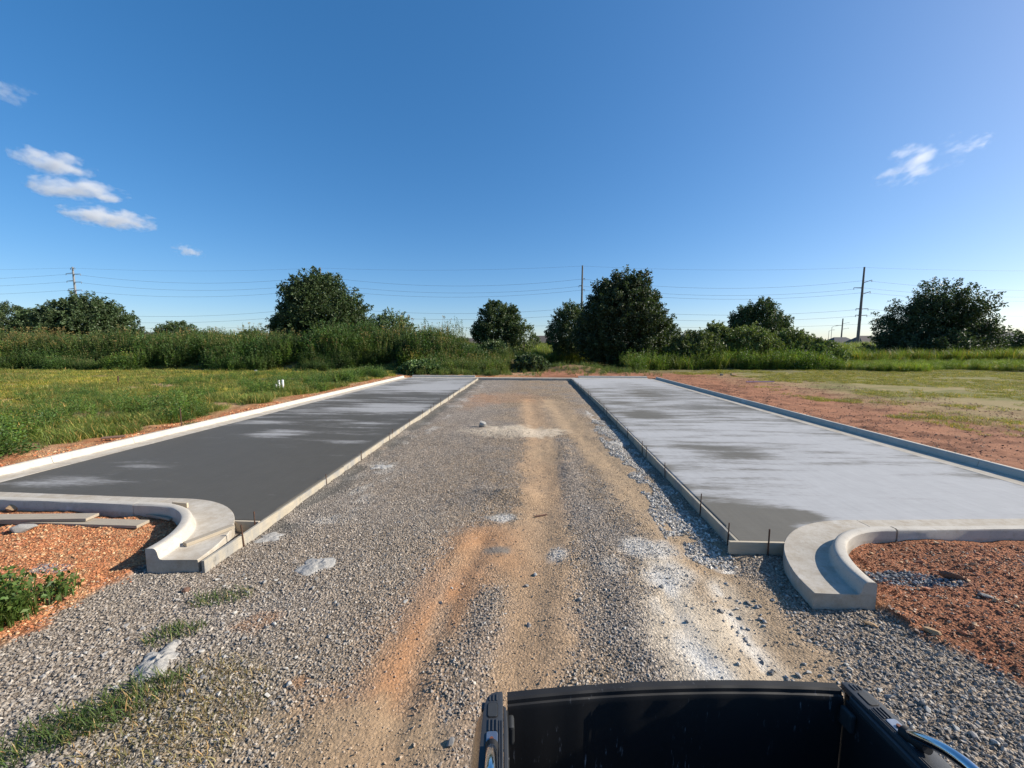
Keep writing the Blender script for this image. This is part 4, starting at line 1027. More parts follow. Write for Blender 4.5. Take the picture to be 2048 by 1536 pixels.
def tree(name, px, pyt, yd, pxl, pxr, label, seed, pyb=None, wide=.35, col=(.040, .062, .022), ncl=420, nleaf=52, ls=.22, spike=1.0, zb=None, ry=1.0, cat='tree', group=None, trunk=True, lumpy=.2, open_=0.0, topk=1.9, lobes=()):
    r = np.random.default_rng(seed)
    top = D(px, pyt, yd); xl = D(pxl, 640, yd)[0]; xr = D(pxr, 640, yd)[0]
    x = (xl + xr) / 2; R = (xr - xl) / 2; zg = hz1(x, yd)
    z0 = (D(px, pyb, yd)[2] - zg) if pyb else zb
    H = top[2] - zg
    root = empty(name, (x, yd, zg)); tag(root, label, cat, group)
    v, f, c, Cc, d = crown(r, z0, H - spike * .5, R * .93, wide, ncl, nleaf, ls, col, spike, ry, lumpy, open_, .62, topk)
    parts = [(v, f, c)]
    for fx, f0, f1, fr, nn in lobes:                  # boughs that stand out of the main crown
        v2, f2, c2, _, _ = crown(r, f0 * H, f1 * H - spike * .5, fr * R, .45, nn, nleaf, ls, col, spike, ry, .3, open_, .5, topk)
        v2 = v2 + np.array([fx * R, r.uniform(-.3, .3) * R, 0]); parts.append((v2, f2, c2))
    v, f, c = join(parts); c = c * 1.4
    link('crown', np_mesh('crown', v, f, ['leaf'], fcol=c), root)
    if trunk:
        tr = max(.09, H * .016); hb = z0 + (H - z0) * .55
        MB().tube([(0, 0, -.15), (.03, .02, z0 * .5), (0, .05, z0 + (H - z0) * .25), (.05, 0, hb)], [tr * 1.3, tr, tr * .75, tr * .25], 9).build('trunk', 'bark', root, 0, 60)
        for k in r.choice(len(Cc), min(9, len(Cc)), replace=False):
            e = Cc[k]; s = np.array([0, .02, z0 * .6 + (e[2] - z0 * .6) * .35])
            MB().tube([s, (s + e) / 2 + np.array([0, 0, -.1 * H * .1]), e], [tr * .5, tr * .3, tr * .08], 6).build('limb', 'bark', root, 0, 60)
    return root
tree('pear_tree', 643, 531, 50, 552, 738, 'tall round dark tree left of centre above the weed bank', 1, zb=2.2, wide=.16, topk=1.35, lobes=[(-.62, .2, .62, .32, 90), (.68, .15, .52, .3, 80), (-.3, .4, .9, .3, 90), (.45, .3, .72, .28, 80)], ncl=1050, nleaf=60, ls=.27, spike=1.25, col=(.036, .058, .02), lumpy=.2)
tree('pear_tree', 1243, 536, 45, 1163, 1326, 'tallest dark tree right of centre reaching down to the ground', 2, zb=.25, wide=.38, topk=1.6, lobes=[(-.45, .4, .92, .3, 90), (.35, .45, .97, .3, 90), (.75, .1, .55, .28, 80), (-.75, .1, .5, .28, 80), (-.1, .5, 1.0, .3, 80)], ncl=1050, nleaf=60, ls=.25, spike=1.15, col=(.03, .046, .018), lumpy=.2)
tree('pear_tree', 1143, 600, 52, 1098, 1190, 'dark tree standing half behind the tallest tree on its left', 3, zb=.8, wide=.4, ncl=520, nleaf=52, ls=.22, spike=.9)
tree('pear_tree', 1330, 632, 66, 1300, 1357, 'rounded tree peeking out right of the tallest tree', 4, zb=.6, wide=.5, ncl=340, nleaf=50, ls=.24, spike=.8)
tree('pear_tree', 1003, 598, 60, 948, 1046, 'round dark tree in the middle above the far crossing', 5, zb=1.0, wide=.45, lobes=[(-.3, .5, 1.02, .35, 60), (.4, .5, .95, .35, 60), (-.8, .3, .55, .25, 40)], ncl=560, nleaf=54, ls=.25, spike=.9)
tree('sapling_tree', 1050, 640, 58, 1030, 1066, 'small light green tree touching the round middle tree', 6, zb=.5, wide=.5, ncl=90, nleaf=34, ls=.26, spike=.9, col=(.06, .085, .03), open_=.2)
tree('sapling_tree', 1070, 668, 110, 1060, 1078, 'tiny dark tree far off between the two middle trees', 7, zb=.4, wide=.5, ncl=70, nleaf=30, ls=.4, spike=.8)
tree('pear_tree', 1513, 596, 70, 1462, 1566, 'dark round tree behind the right shrubs', 8, zb=1.2, wide=.5, lobes=[(-.5, .4, .85, .35, 60), (.1, .5, 1.03, .35, 60), (.7, .3, .65, .3, 50)], ncl=560, nleaf=54, ls=.27, spike=1.1)
tree('spreading_tree', 1868, 660, 58, 1778, 1958, 'wide open windblown tree at the right', 9, zb=.2, wide=.3, ncl=420, nleaf=60, ls=.27, spike=1.6, lumpy=.4, open_=.05, lobes=[(-.28, .3, 2.75, .30, 130), (-.55, .3, 2.1, .28, 110), (-.05, .4, 2.45, .30, 130), (.22, .4, 2.72, .27, 120), (.48, .4, 2.6, .26, 120), (.72, .3, 1.95, .25, 90), (-.8, .1, 1.5, .22, 70), (.9, .1, 1.45, .2, 60)], col=(.034, .052, .022), ry=.8)
tree('pear_tree', 2072, 655, 62, 2036, 2110, 'dark bush cut by the right picture edge', 10, zb=.1, wide=.4, ncl=200, nleaf=40, ls=.26, spike=1.0)
tree('oak_tree', 172, 585, 62, 96, 250, 'broad dark domed tree at left above the weed bank', 11, zb=1.5, wide=.35, lobes=[(-.4, .3, .85, .35, 90), (.1, .4, 1.02, .3, 90), (.5, .3, .8, .35, 90)], ncl=850, nleaf=54, ls=.32, spike=1.1, col=(.04, .064, .024), lumpy=.15)
tree('oak_tree', 76, 610, 66, 40, 116, 'smaller tree left of the broad domed tree', 12, zb=1.0, wide=.4, ncl=450, nleaf=50, ls=.28, spike=1.1, col=(.05, .08, .03))
tree('oak_tree', 8, 597, 64, -60, 54, 'dark tree cut by the left picture edge', 13, zb=1.0, wide=.4, ncl=620, nleaf=50, ls=.28, spike=1.2)
tree('oak_tree', 352, 638, 92, 318, 388, 'small round tree right of the broad domed tree', 14, zb=1.0, wide=.45, ncl=380, nleaf=48, ls=.32, spike=1.0, col=(.055, .085, .03))
tree('oak_tree', 498, 654, 112, 476, 521, 'tiny round dark tree left of the tall left tree', 15, zb=.8, wide=.5, ncl=130, nleaf=40, ls=.36, spike=1.0)
tree('sapling_tree', 782, 619, 48, 742, 824, 'loose light green sapling right of the tall left tree', 16, zb=1.2, wide=.45, ncl=260, nleaf=44, ls=.26, spike=1.1, col=(.06, .092, .032), open_=.1, lumpy=.4)
tree('cedar_bush', 848, 660, 42.5, 826, 868, 'feathery dark bush right of the sapling', 17, zb=.1, wide=.3, ncl=170, nleaf=50, ls=.13, spike=.7, col=(.05, .08, .035), cat='bush')
tree('cedar_bush', 868, 658, 44, 852, 882, 'pointed bush right of the feathery bush', 18, zb=.1, wide=.25, ncl=130, nleaf=50, ls=.13, spike=.7, col=(.05, .08, .035), cat='bush')
for k, (px, pyt, yd, a, b, lab) in enumerate([(905, 670, 150, 893, 916, 'left of two far trees beside the middle tree'), (925, 672, 155, 916, 936, 'right of two far trees beside the middle tree'), (888, 680, 160, 880, 896, 'lowest far treetop left of the far pair')]):
    tree('far_tree', px, pyt, yd, a, b, 'tiny dark ' + lab, 30 + k, zb=.5, wide=.5, ncl=60, nleaf=26, ls=.5, spike=1.0)
# shrubs on the right
for k, (px, pyt, yd, a, b, lab, cl) in enumerate([
        (1395, 668, 43, 1338, 1452, 'dark leafy shrub right of the tallest tree', (.075, .10, .032)),
        (1432, 650, 45, 1408, 1458, 'feathery shrub top sticking out of the right shrubs', (.10, .13, .042)),
        (1500, 655, 44, 1440, 1560, 'broad shrub mound below the dark round tree', (.09, .12, .034)),
        (1580, 662, 45, 1520, 1640, 'rounded shrub at the right end of the shrub mound', (.088, .118, .036)),
        (1640, 690, 44, 1600, 1690, 'low shrub sloping down beside the far power pole', (.088, .125, .036)),
        (985, 688, 41, 955, 1020, 'low dark shrub under the round middle tree', (.055, .085, .03)),
        (900, 700, 39, 872, 935, 'low leafy shrub at the right end of the weed bank', (.055, .09, .03)),
        (835, 735, 32.6, 800, 880, 'low dark green bush at the far left corner of the slab', (.06, .10, .03)),
        (1062, 722, 36, 1040, 1085, 'small dark shrub on the red mound', (.05, .075, .028))]):
    tree('shrub', px, pyt - 8, yd, a, b, lab, 50 + k, zb=.0, wide=.35, ncl=420, nleaf=50, ls=.19, spike=.7, col=cl, cat='shrub', ry=.7, lumpy=.3)

# ------------------------------------------------------------------ power line
POLES = {}
PD = 150
def steel_pole(px, top, base_px, label, arms, mat='steel_pole', yd=PD, r0=.55, r1=.28, name='power_pole'):
    t = D(px, top, yd); zg = hz1(t[0], yd); root = empty(name, (t[0], yd, zg)); tag(root, label, 'power pole', 'power poles of the far line')
    H = t[2] - zg
    MB().tube([(0, 0, -.5), (0, 0, H * .5), (0, 0, H)], [r0, (r0 + r1) / 2, r1], 10).build('shaft', mat, root, 0, 60)
    for (y, L, rise) in arms:
        z = D(px, y, yd)[2] - zg
        a = MB(); a.tube([(0, 0, z - rise), (L, 0, z)], [.16, .09], 6); o = a.build('arm', mat, root, 0, 60)
        MB().tube([(L, 0, z - .05), (L, 0, z - .35), (L, 0, z - .36), (L, 0, z - .7)], [.05, .13, .05, .12], 6).build('insulator', 'galv', o, 0, 60)
    return root
steel_pole(1729, 534, None, 'dark steel power pole with stepped arms at the right', [(560, 3.0, 1.0), (575, -3.0, .1), (583, 2.8, 1.0), (617, 2.6, .2), (617, -1.6, .1), (630, 2.4, .2), (630, -1.6, .1)])
steel_pole(1165, 531, None, 'power pole showing above the tree right of centre', [(557, 1.0, .3), (571, -1.2, .1), (579, 1.0, .3), (614, 1.6, .1), (627, 1.6, .1)])
steel_pole(640, 535, None, 'power pole hidden behind the tall left tree', [(553, 1.4, .3), (567, -1.4, .1), (577, 1.4, .3), (612, 1.6, .1), (625, 1.6, .1)])
steel_pole(145, 534, None, 'pale power pole with three pairs of arms at the left', [(547, -3.2, -.2), (548, 3.2, .1), (562, -3.2, -.2), (564, 3.2, .1), (578, -3.0, -.2), (580, 3.0, .1), (536, 1.0, .1), (536, -1.0, .1)], 'galv')
steel_pole(1686, 637, None, 'small distant power pole left of the dark steel pole', [(645, 5, 1.0), (651, -5, .1), (656, 5, 1)], 'steel_pole', 330, .6, .4)
def street_lamp(px, top, yd, label):
    t = D(px, top, yd); zg = hz1(t[0], yd); root = empty('street_lamp', (t[0], yd, zg)); tag(root, label, 'street lamp', 'street lamps by the far houses'); H = t[2] - zg
    MB().tube([(0, 0, 0), (0, 0, H)], [.13, .09], 8).build('post', 'steel_pole', root); MB().tube([(0, 0, H - .1), (1.2, 0, H + .5), (2.6, 0, H + .7)], .08, 6).build('arm', 'steel_pole', root)
    MB().box(2.3, 3.3, -.2, .2, H + .6, H + .8).build('lamp_head', 'steel_pole', root, .05)
street_lamp(1664, 654, 230, 'left street lamp before the far right houses'); street_lamp(1658, 662, 260, 'farther street lamp before the far right houses')
XP = [-2080, -640, 145, 640, 1165, 1729, 2420, 3900]
WIRES = [('top earth wire of the far power line', [536, 536, 536, 536, 532, 535, 535, 535], 6, .03), ('upper conductor of the far power line', [548, 548, 548, 553, 558, 561, 565, 565], 16, .045), ('second conductor of the far power line', [563, 563, 563, 567, 572, 576, 577, 577], 16, .045),
         ('third conductor of the far power line', [580, 580, 580, 578, 580, 585, 587, 587], 15, .045), ('upper of the two low conductors of the far power line', [628, 628, 626, 613, 615, 618, 618, 618], 13, .05), ('lower of the two low conductors of the far power line', [640, 640, 640, 626, 628, 631, 631, 631], 12, .05), ('lowest faint wire of the far power line', [652, 652, 652, 648, 648, 648, 648, 648], 7, .04)]
for lab, ys, sag, rad in WIRES:
    pts = []
    for k in range(len(XP) - 1):
        a, b = D(XP[k], ys[k], PD), D(XP[k + 1], ys[k + 1], PD)
        for j in range(14):
            t = j / 14; p = a + (b - a) * t; p[2] -= 4 * t * (1 - t) * sag * PD / FPX; pts.append(p)
    pts.append(b)
    tag(MB().tube(pts, rad * .72, 4, False).build('power_wire', 'wire'), lab, 'wire', 'wires of the far power line')

# ------------------------------------------------------------------ far houses and vehicles
MAT['roof'] = simple('shingle_roof', (.075, .075, .08), .9, .25, 1.5, bumpy=.3, bscale=12)
MAT['roof2'] = simple('brown_shingle_roof', (.10, .085, .075), .9, .25, 1.5, bumpy=.3, bscale=12)
MAT['brick'] = simple('brick_wall', (.22, .14, .11), .9, .25, 3)
MAT['siding'] = simple('siding', (.30, .29, .28), .8, .1, 3)
MAT['glass'] = simple('window_glass', (.04, .05, .06), .15, .1, 2, spec=.7)
MAT['trim'] = simple('white_trim', (.62, .61, .58), .6, .06, 3)
def house(pxl, pxr, apex, eave, yd, label, wall='brick', roof='roof', depth=11, gable=False):
    xl, xr = D(pxl, 688, yd)[0], D(pxr, 688, yd)[0]; x = (xl + xr) / 2; w = (xr - xl) / 2; zg = hz1(x, yd) - .1
    ze = D(pxl, eave, yd)[2] - zg; za = D(pxl, apex, yd)[2] - zg
    root = empty('house', (x, yd, zg)); tag(root, label, 'house', 'houses beyond the meadow')
    MB().box(-w + .5, w - .5, 0, depth, 0, ze).build('wall', wall, root)
    i = min(w * .55, depth * .5) if not gable else 0.01
    MB().add([(-w, -.5, ze), (w, -.5, ze), (w, depth + .5, ze), (-w, depth + .5, ze), (-w + i, depth / 2, za), (w - i, depth / 2, za), (-w, -.5, ze - .18), (w, -.5, ze - .18), (w, depth + .5, ze - .18), (-w, depth + .5, ze - .18)],
             [(0, 1, 5, 4), (1, 2, 5), (2, 3, 4, 5), (3, 0, 4), (0, 6, 7, 1), (1, 7, 8, 2), (2, 8, 9, 3), (3, 9, 6, 0), (6, 9, 8, 7)]).build('roof', roof, root)
    nwin = max(2, int(w / 2.2))
    for k in range(nwin):
        wx = -w + .5 + (2 * w - 1) * (k + .5) / nwin; hh = min(1.1, ze - 1.3)
        if k == nwin // 2:
            MB().box(wx - .5, wx + .5, -.05, .05, 0.05, 2.1).build('door', 'trim', root); continue
        o = MB().box(wx - .6, wx + .6, -.06, .02, .95, .95 + hh).build('window', 'trim', root)
        MB().box(wx - .5, wx + .5, -.075, -.062, 1.03, .87 + hh).build('pane', 'glass', o)
    return root
house(1996, 2090, 663, 684, 120, 'dark roofed house at the far right edge', 'siding', 'roof', 12)
house(1668, 1722, 674, 687, 215, 'dark hip roofed house left of the steel power pole', 'brick', 'roof')
house(1722, 1772, 671, 685, 205, 'brown roofed house right of the steel power pole', 'brick', 'roof2')
house(1610, 1662, 674, 684, 240, 'long low grey house behind the right shrubs', 'siding', 'roof2')
house(1345, 1392, 668, 686, 190, 'dark roofed house right of the tallest tree', 'brick', 'roof')
house(1062, 1108, 671, 686, 195, 'house between the two middle trees with a raised roof', 'brick', 'roof2')
house(905, 962, 676, 687, 210, 'low house left of the round middle tree', 'brick', 'roof2')
house(250, 290, 664, 680, 190, 'house peeking over the weed bank at left', 'brick', 'roof2')
MAT['white_paint'] = simple('white_car_paint', (.75, .75, .75), .3, .04, 2, spec=.5)
MAT['tyre'] = simple('tyre_rubber', (.02, .02, .02), .9, .2, 10)
def far_car(px, yd, label, rot=0):
    p = D(px, 690, yd); zg = hz1(p[0], yd); root = empty('parked_car', (p[0], yd, zg), rot); tag(root, label, 'car', 'white cars by the far houses')
    side = [(-2.2, .35), (-2.25, .8), (-1.3, .95), (-.7, 1.45), (1.0, 1.48), (1.8, 1.0), (2.2, .9), (2.25, .35)]
    n = len(side); V = [(a, -.88, b) for a, b in side] + [(a, .88, b) for a, b in side]
    MB().add(V, [tuple(range(n)), tuple(range(2 * n - 1, n - 1, -1))] + [(k, n + k, n + (k + 1) % n, (k + 1) % n) for k in range(n)]).build('body', 'white_paint', root, .06)
    for s in (-1, 1):
        MB().add([(-1.1, s * .89, 1.0), (-.65, s * .89, 1.38), (.95, s * .89, 1.4), (1.55, s * .89, 1.02)], [(0, 1, 2, 3)]).build('window', 'glass', root)
        for a in (-1.35, 1.35): MB().tube([(a, s * .7, .33), (a, s * .92, .33)], .33, 14).build('wheel', 'tyre', root)
far_car(1694, 170, 'white car left of the steel power pole', .1); far_car(1748, 165, 'white car right of the steel power pole', .0); far_car(1081, 160, 'white car between the two middle trees', .1)

#@@PART3
# ------------------------------------------------------------------ pickup truck under the camera
def clear_mat(name, col, rough, metallic=0.0, coat=0.0, scratch=0.0):
    m, n, l, b = nodes_of(name)
    c = vary(n, l, tuple(col), 14, .3, 6)
    if scratch:
        t = tex_noise(n, l, 1.0, 6, .75, stretch=(60, 30, 9)); f = mathn(n, l, 'MULTIPLY_ADD', t.outputs['Fac'], 14, -8.3, clamp=True)
        t2 = tex_noise(n, l, 2.6, 4, .6); f = mathn(n, l, 'MULTIPLY', f, mathn(n, l, 'MULTIPLY_ADD', t2.outputs['Fac'], 9, -4.6, clamp=True))
        c = mixc(n, l, mathn(n, l, 'MULTIPLY', f, scratch), c, (.35, .36, .38))
    l.new(c, b.inputs['Base Color']); b.inputs['Roughness'].default_value = rough; b.inputs['Metallic'].default_value = metallic
    b.inputs['Coat Weight'].default_value = coat
    t = tex_noise(n, l, 9, 4, .6); l.new(mathn(n, l, 'MULTIPLY_ADD', t.outputs['Fac'], .25, rough - .12, clamp=True), b.inputs['Roughness'])
    return m
MAT['bed'] = clear_mat('black_bed_liner', (.004, .004, .0045), .7, scratch=.8)
MAT['body'] = clear_mat('black_truck_paint', (.008, .008, .009), .28, coat=.6)
MAT['cap'] = clear_mat('black_rail_plastic', (.035, .037, .04), .5)
MAT['cap_pad'] = clear_mat('rail_pocket_cover', (.028, .03, .031), .6)
MAT['chrome'] = clear_mat('chrome', (.62, .64, .66), .13, 1.0)
MAT['plate'] = clear_mat('steel_plate', (.35, .38, .42), .42, .9)
MAT['rust'] = simple('rusty_bolt', (.14, .05, .03), .8, .4, 60)
MAT['lamp_red'] = simple('red_lamp', (.35, .01, .01), .2, .1, 8)
TH = math.radians(5.29)
truck = empty('pickup_truck', (0, 0, 0), TH)
tag(truck, 'black pickup truck with an empty open bed at the bottom of the picture', 'pickup truck')
ZR, WI, YT = 1.222, 1.552, 1.535
def rounded_rect(x0, x1, y0, y1, r, n=5):
    out = []
    for cx, cy, a in ((x1 - r, y1 - r, 0), (x0 + r, y1 - r, 90), (x0 + r, y0 + r, 180), (x1 - r, y0 + r, 270)):
        for k in range(n + 1): w = math.radians(a + 90 * k / n); out.append((cx + r * math.cos(w), cy + r * math.sin(w)))
    return out
for side in (0, 1):
    X = (lambda x: x) if side == 0 else (lambda x: WI + .0 - x + .0)
    def poly(pts): return [(X(a), b) for a, b in pts] if side == 0 else [(X(a), b) for a, b in pts][::-1]
    # body side: outer skin bulges below the rail
    prof = [(.0, 1.19), (-.075, 1.19), (-.105, 1.13), (-.135, .95), (-.13, .70), (-.10, .48), (-.06, .46), (-.05, .75), (-.04, 1.12), (.0, 1.12)]
    n = len(prof); V = []
    for y in (1.50, 1.2, .6, 0, -.42):
        w = -.012 * (1.5 - y) if y > 0.9 else -.008
        V += [(X(a + (w if a < -.05 else 0)), y, z) for a, z in prof]
    F = []
    for i in range(4):
        for k in range(n):
            q = (i * n + k, i * n + (k + 1) % n, (i + 1) * n + (k + 1) % n, (i + 1) * n + k); F.append(q if side else q[::-1])
    F += [tuple(range(n)), tuple(range(5 * n - 1, 4 * n - 1, -1))]
    sp = MB().add(V, F).build('side_panel', 'body', truck, 0, 50)
    # inner wall of the bed with its wheel arch
    MB().box(min(X(.012), X(.03)), max(X(.012), X(.03)), -.42, 1.50, .74, 1.185).build('bed_wall', 'bed', truck, .004)
    arch = [(.32 + .42 * math.cos(w), .74 + .26 * math.sin(w)) for w in np.linspace(0, PI, 12)]
    V = [(X(.032), y, z) for y, z in arch] + [(X(.20), y, z - .01) for y, z in arch]; n = len(arch)
    MB().add(V, [tuple(range(n, 2 * n))] + [(k, k + 1, n + k + 1, n + k) for k in range(n - 1)]).build('wheel_arch', 'bed', truck)
    # rail cap: rounded at the outer rear corner
    pts = [(.008, 1.552), (-.02, 1.553), (-.042, 1.546), (-.060, 1.528), (-.070, 1.50), (-.076, 1.45), (-.084, 1.30), (-.088, 1.1), (-.09, -.42), (.008, -.42)]
    cap = MB().prism(poly(pts), 1.192, ZR).build('rail_cap', 'cap', truck, .006, 40)
    MB().prism(poly([(.009, 1.5), (.022, 1.49), (.026, 1.40), (.026, -.42), (.009, -.42)]), 1.150, 1.208).build('inner_lip', 'cap', cap, .004)
    MB().prism(poly(rounded_rect(-.058, -.013, 1.432, 1.497, .010)), ZR - .004, ZR + .0015).build('pocket_groove', 'bed', cap)
    MB().prism(poly(rounded_rect(-.0555, -.0155, 1.4345, 1.4945, .009)), ZR - .004, ZR + .004).build('pocket_cover', 'cap_pad', cap, .0015)
    for k, a in enumerate((-.052, -.037, -.022)):
        MB().prism(poly([(a, 1.376), (a + .006, 1.376), (a + .006, 1.424), (a, 1.424)]), ZR - .002, ZR + .005).build('rib', 'cap', cap, .002)
        MB().prism(poly([(a, 1.507), (a + .006, 1.507), (a + .007, 1.525 + .004 * k), (a + .003, 1.531 + .004 * k), (a, 1.526 + .004 * k)]), ZR - .002, ZR + .004).build('rib', 'cap', cap, .0015)
    for a in (-.008, .001):
        MB().prism(poly([(a, -.4), (a + .003, -.4), (a + .003, 1.42), (a, 1.42)]), ZR - .002, ZR + .003).build('rib', 'cap', cap, .001)
    hr = empty('hand_rail'); hr.parent = truck
    MB().prism(poly(rounded_rect(-.058, -.014, 1.262, 1.372, .010)), ZR - .002, ZR + .006).build('foot_plate', 'plate', hr, .002)
    MB().tube([(X(-.037), 1.338, ZR + .005), (X(-.037), 1.338, ZR + .013)], .008, 8).build('bolt', 'rust', hr)
    tube = [(X(-.036), 1.325 - .5 * t, ZR - .004 + .105 * math.sin(min(1, t * 2.2) * PI / 2)) for t in np.linspace(0, 1, 18)] + [(X(-.036), -.30, ZR + .101), (X(-.036), -.40, ZR - .004)]
    MB().tube([(X(-.036), 1.318, ZR + .004), (X(-.036), 1.28, ZR + .012), (X(-.036), 1.235, ZR + .03)], [.026, .024, .021], 14).build('rail_boot', 'bed', hr, 0, 60)
    MB().tube(tube, [.010, .018] + [.021] * (len(tube) - 2), 14).build('chrome_tube', 'chrome', hr, 0, 60)
    MB().prism(poly([(-.10, 1.502), (-.02, 1.502), (-.02, 1.545), (-.10, 1.545)]), .78, 1.10).build('tail_lamp', 'lamp_red', truck, .01)
    MB().prism(poly([(-.085, 1.50), (.005, 1.50), (.005, 1.535), (-.085, 1.535)]), .50, 1.19).build('corner_post', 'body', truck, .006)
    MB().box(min(X(.03), X(.055)), max(X(.03), X(.055)), 1.44, 1.50, 1.08, 1.165).build('latch', 'cap_pad', truck, .01)
    for y in (.32, -2.75):
        wh = empty('wheel', (X(.03), y, .36)); wh.parent = truck
        sx = -1 if side == 0 else 1
        MB().tube([(sx * -.10, 0, 0), (sx * -.09, 0, 0), (sx * .10, 0, 0), (sx * .11, 0, 0)], [.33, .36, .36, .32], 28).build('tyre', 'tyre', wh, 0, 40)
        MB().tube([(sx * .105, 0, 0), (sx * .118, 0, 0), (sx * .105, 0, 0)], [.21, .19, .05], 20).build('rim', 'plate', wh, 0, 40)
MB().box(.0, WI, -.42, 1.50, .70, .74).build('bed_floor', 'bed', truck)
for k in range(11):
    MB().box(.08 + k * .135, .13 + k * .135, -.40, 1.49, .7385, .752).build('floor_rib', 'bed', truck, .004)
MB().box(.0, WI, -.46, -.422, .70, 1.19).build('bed_front', 'bed', truck, .006)
# tailgate: skin with a bowed, slightly dented top edge
nx = 40; V = []; F = []
sec = [(0, .60), (0, 1.168), (.006, 1.186), (.013, 1.190), (.016, 1.205), (.024, 1.2115), (.052, 1.2105), (.062, 1.200), (.066, 1.15), (.066, .60)]
for i in range(nx + 1):
    x = .028 + (WI - .056) * i / nx; t = 2 * i / nx - 1; bow = .028 * (1 - t * t)
    d = .004 * math.exp(-((x - .42) / .05) ** 2) - .003 * math.exp(-((x - .62) / .08) ** 2) + .0015 * math.sin(x * 31)
    V += [(x, YT - .028 + y + bow + (d if z > 1.16 else 0), z + (-d if z > 1.18 else 0) + .006 * (1 - t * t)) for y, z in sec]
n = len(sec)
for i in range(nx):
    for k in range(n): F.append((i * n + k, (i + 1) * n + k, (i + 1) * n + (k + 1) % n, i * n + (k + 1) % n))
F += [tuple(range(n)), tuple(range((nx + 1) * n - 1, nx * n - 1, -1))]
tg = MB().add(V, F).build('tailgate', 'bed', truck, 0, 30)
MB().box(.72, .86, 1.604, 1.612, .95, 1.03).build('gate_handle', 'cap_pad', tg, .004)
MB().prism(rounded_rect(-.10, WI + .10, 1.58, 1.74, .05), .46, .60).build('rear_bumper', 'chrome', truck, .015)
# cab and bonnet
def side_prism(pts, x0, x1):
    n = len(pts); V = [(x0, y, z) for y, z in pts] + [(x1, y, z) for y, z in pts]
    return MB().add(V, [tuple(range(n)), tuple(range(2 * n - 1, n - 1, -1))] + [(k, n + k, n + (k + 1) % n, (k + 1) % n) for k in range(n)])
side_prism([(-.48, .46), (-.48, 1.20), (-.56, 1.60), (-.68, 1.66), (-1.35, 1.66), (-1.55, 1.62), (-2.02, 1.20), (-2.10, .46)], -.12, WI + .12).build('cab', 'body', truck, .03)
side_prism([(-2.105, .46), (-2.105, 1.14), (-2.6, 1.10), (-3.2, 1.02), (-3.36, .92), (-3.40, .46)], -.12, WI + .12).build('bonnet', 'body', truck, .04)
MB().add([(.05, -.476, 1.22), (WI - .05, -.476, 1.22), (WI - .12, -.545, 1.56), (.12, -.545, 1.56)], [(0, 1, 2, 3)]).build('rear_window', 'glass', truck)
MB().add([(.03, -2.03, 1.21), (WI - .03, -2.03, 1.21), (WI - .1, -1.60, 1.595), (.1, -1.60, 1.595)], [(0, 1, 2, 3)]).build('windscreen', 'glass', truck)
for x in (-.124, WI + .124):
    MB().add([(x, -.62, 1.22), (x, -.66, 1.56), (x, -1.40, 1.56), (x, -1.85, 1.22)], [(0, 1, 2, 3)]).build('side_window', 'glass', truck)
    MB().box(x - .004, x + .004, -.76, -.62, 1.06, 1.09).build('door_handle', 'chrome', truck)
MB().prism(rounded_rect(-.12, WI + .12, -3.52, -3.38, .05), .44, .62).build('front_bumper', 'chrome', truck, .015)
for x in (.05, WI - .25): MB().box(x, x + .2, -3.392, -3.36, .72, .86).build('headlight', 'plate', truck, .01)

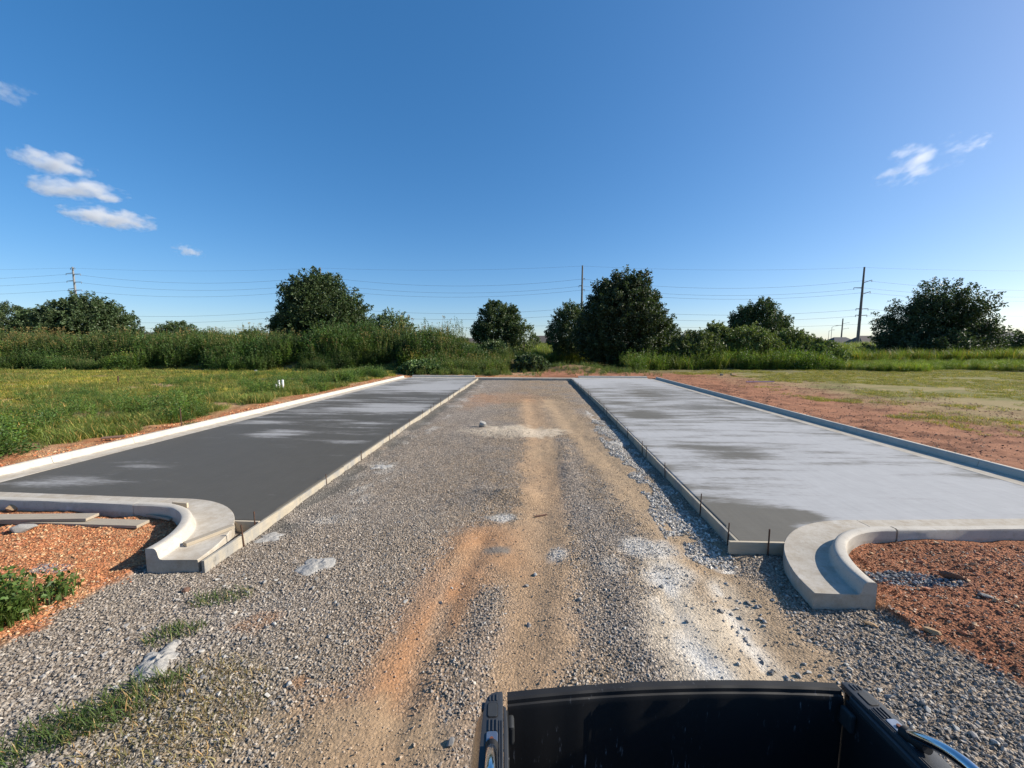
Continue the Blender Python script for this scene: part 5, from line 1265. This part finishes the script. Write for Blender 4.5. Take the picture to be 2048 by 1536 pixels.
# ------------------------------------------------------------------ clouds
def cloud_mat(name, dens, scale, thr, seed, stretch=(1, 1, 1)):
    m = bpy.data.materials.new(name); m.use_nodes = True; n, l = m.node_tree.nodes, m.node_tree.links
    n.remove(n['Principled BSDF']); v = n.new('ShaderNodeVolumePrincipled')
    v.inputs['Color'].default_value = (.99, .99, .99, 1); v.inputs['Anisotropy'].default_value = .2
    g = n.new('ShaderNodeTexCoord'); ln = n.new('ShaderNodeVectorMath'); ln.operation = 'LENGTH'; l.new(g.outputs['Object'], ln.inputs[0])
    mp = n.new('ShaderNodeMapping'); mp.inputs['Location'].default_value = (seed * 3.1, seed * 1.7, seed); mp.inputs['Scale'].default_value = stretch; l.new(g.outputs['Object'], mp.inputs[0])
    t = tex_noise(n, l, scale, 6, .58, mp.outputs[0])
    f = mathn(n, l, 'MULTIPLY_ADD', ln.outputs['Value'], -.75, .75 - .30 - thr)
    f = mathn(n, l, 'MULTIPLY_ADD', mathn(n, l, 'SUBTRACT', t.outputs['Fac'], .5), 2.4, f)
    f = mathn(n, l, 'MULTIPLY', f, dens * 2.2); f = mathn(n, l, 'MINIMUM', mathn(n, l, 'MAXIMUM', f, 0), dens)
    l.new(f, v.inputs['Density']); l.new(v.outputs[0], n['Material Output'].inputs['Volume'])
    return m
def cloud(pxa, pya, pxb, pyb, thick, yd, dens, scale, thr, seed, label):
    a, b = Vector(D(pxa, pya, yd)), Vector(D(pxb, pyb, yd)); c = (a + b) / 2; t = b - a
    bm = bmesh.new(); bmesh.ops.create_icosphere(bm, subdivisions=3, radius=1)
    me = bpy.data.meshes.new('cloud'); bm.to_mesh(me); bm.free(); me.materials.append(cloud_mat('cloud_vapour', dens, scale, thr, seed, (2.3, 1.6, 1.0) if pxa < 1000 else (1.3, 1, 1)))
    o = link('cloud', me); o.location = c; ry = -math.atan2(t.z, math.hypot(t.x, t.y)); o.rotation_euler = (0, ry, math.atan2(t.y, t.x))
    h = thick * yd / FPX
    o.scale = (t.length / 2, h * 1.1, h / 2)
    return tag(o, label, 'cloud', 'small clouds')
cloud(28, 321, 178, 332, 52, 2600, .013, 1.35, -.06, 1, 'highest of the three stacked white clouds at left')
cloud(44, 371, 256, 387, 46, 2600, .015, 1.35, -.08, 2, 'middle of the three stacked white clouds at left')
cloud(116, 426, 322, 447, 46, 2600, .015, 1.35, -.08, 3, 'lowest of the three stacked white clouds at left')
cloud(-60, 178, 56, 178, 50, 2600, .006, 1.7, .06, 4, 'faint cloud cut by the upper left picture edge')
cloud(345, 499, 408, 507, 30, 2600, .014, 1.5, .04, 5, 'tiny cloud below the three stacked clouds')
cloud(1740, 358, 1925, 298, 92, 2600, .008, 2.3, .20, 6, 'torn white cloud at the right')
cloud(1910, 292, 1990, 282, 34, 2600, .007, 2.2, .14, 7, 'thin cloud wisp right of the torn cloud')
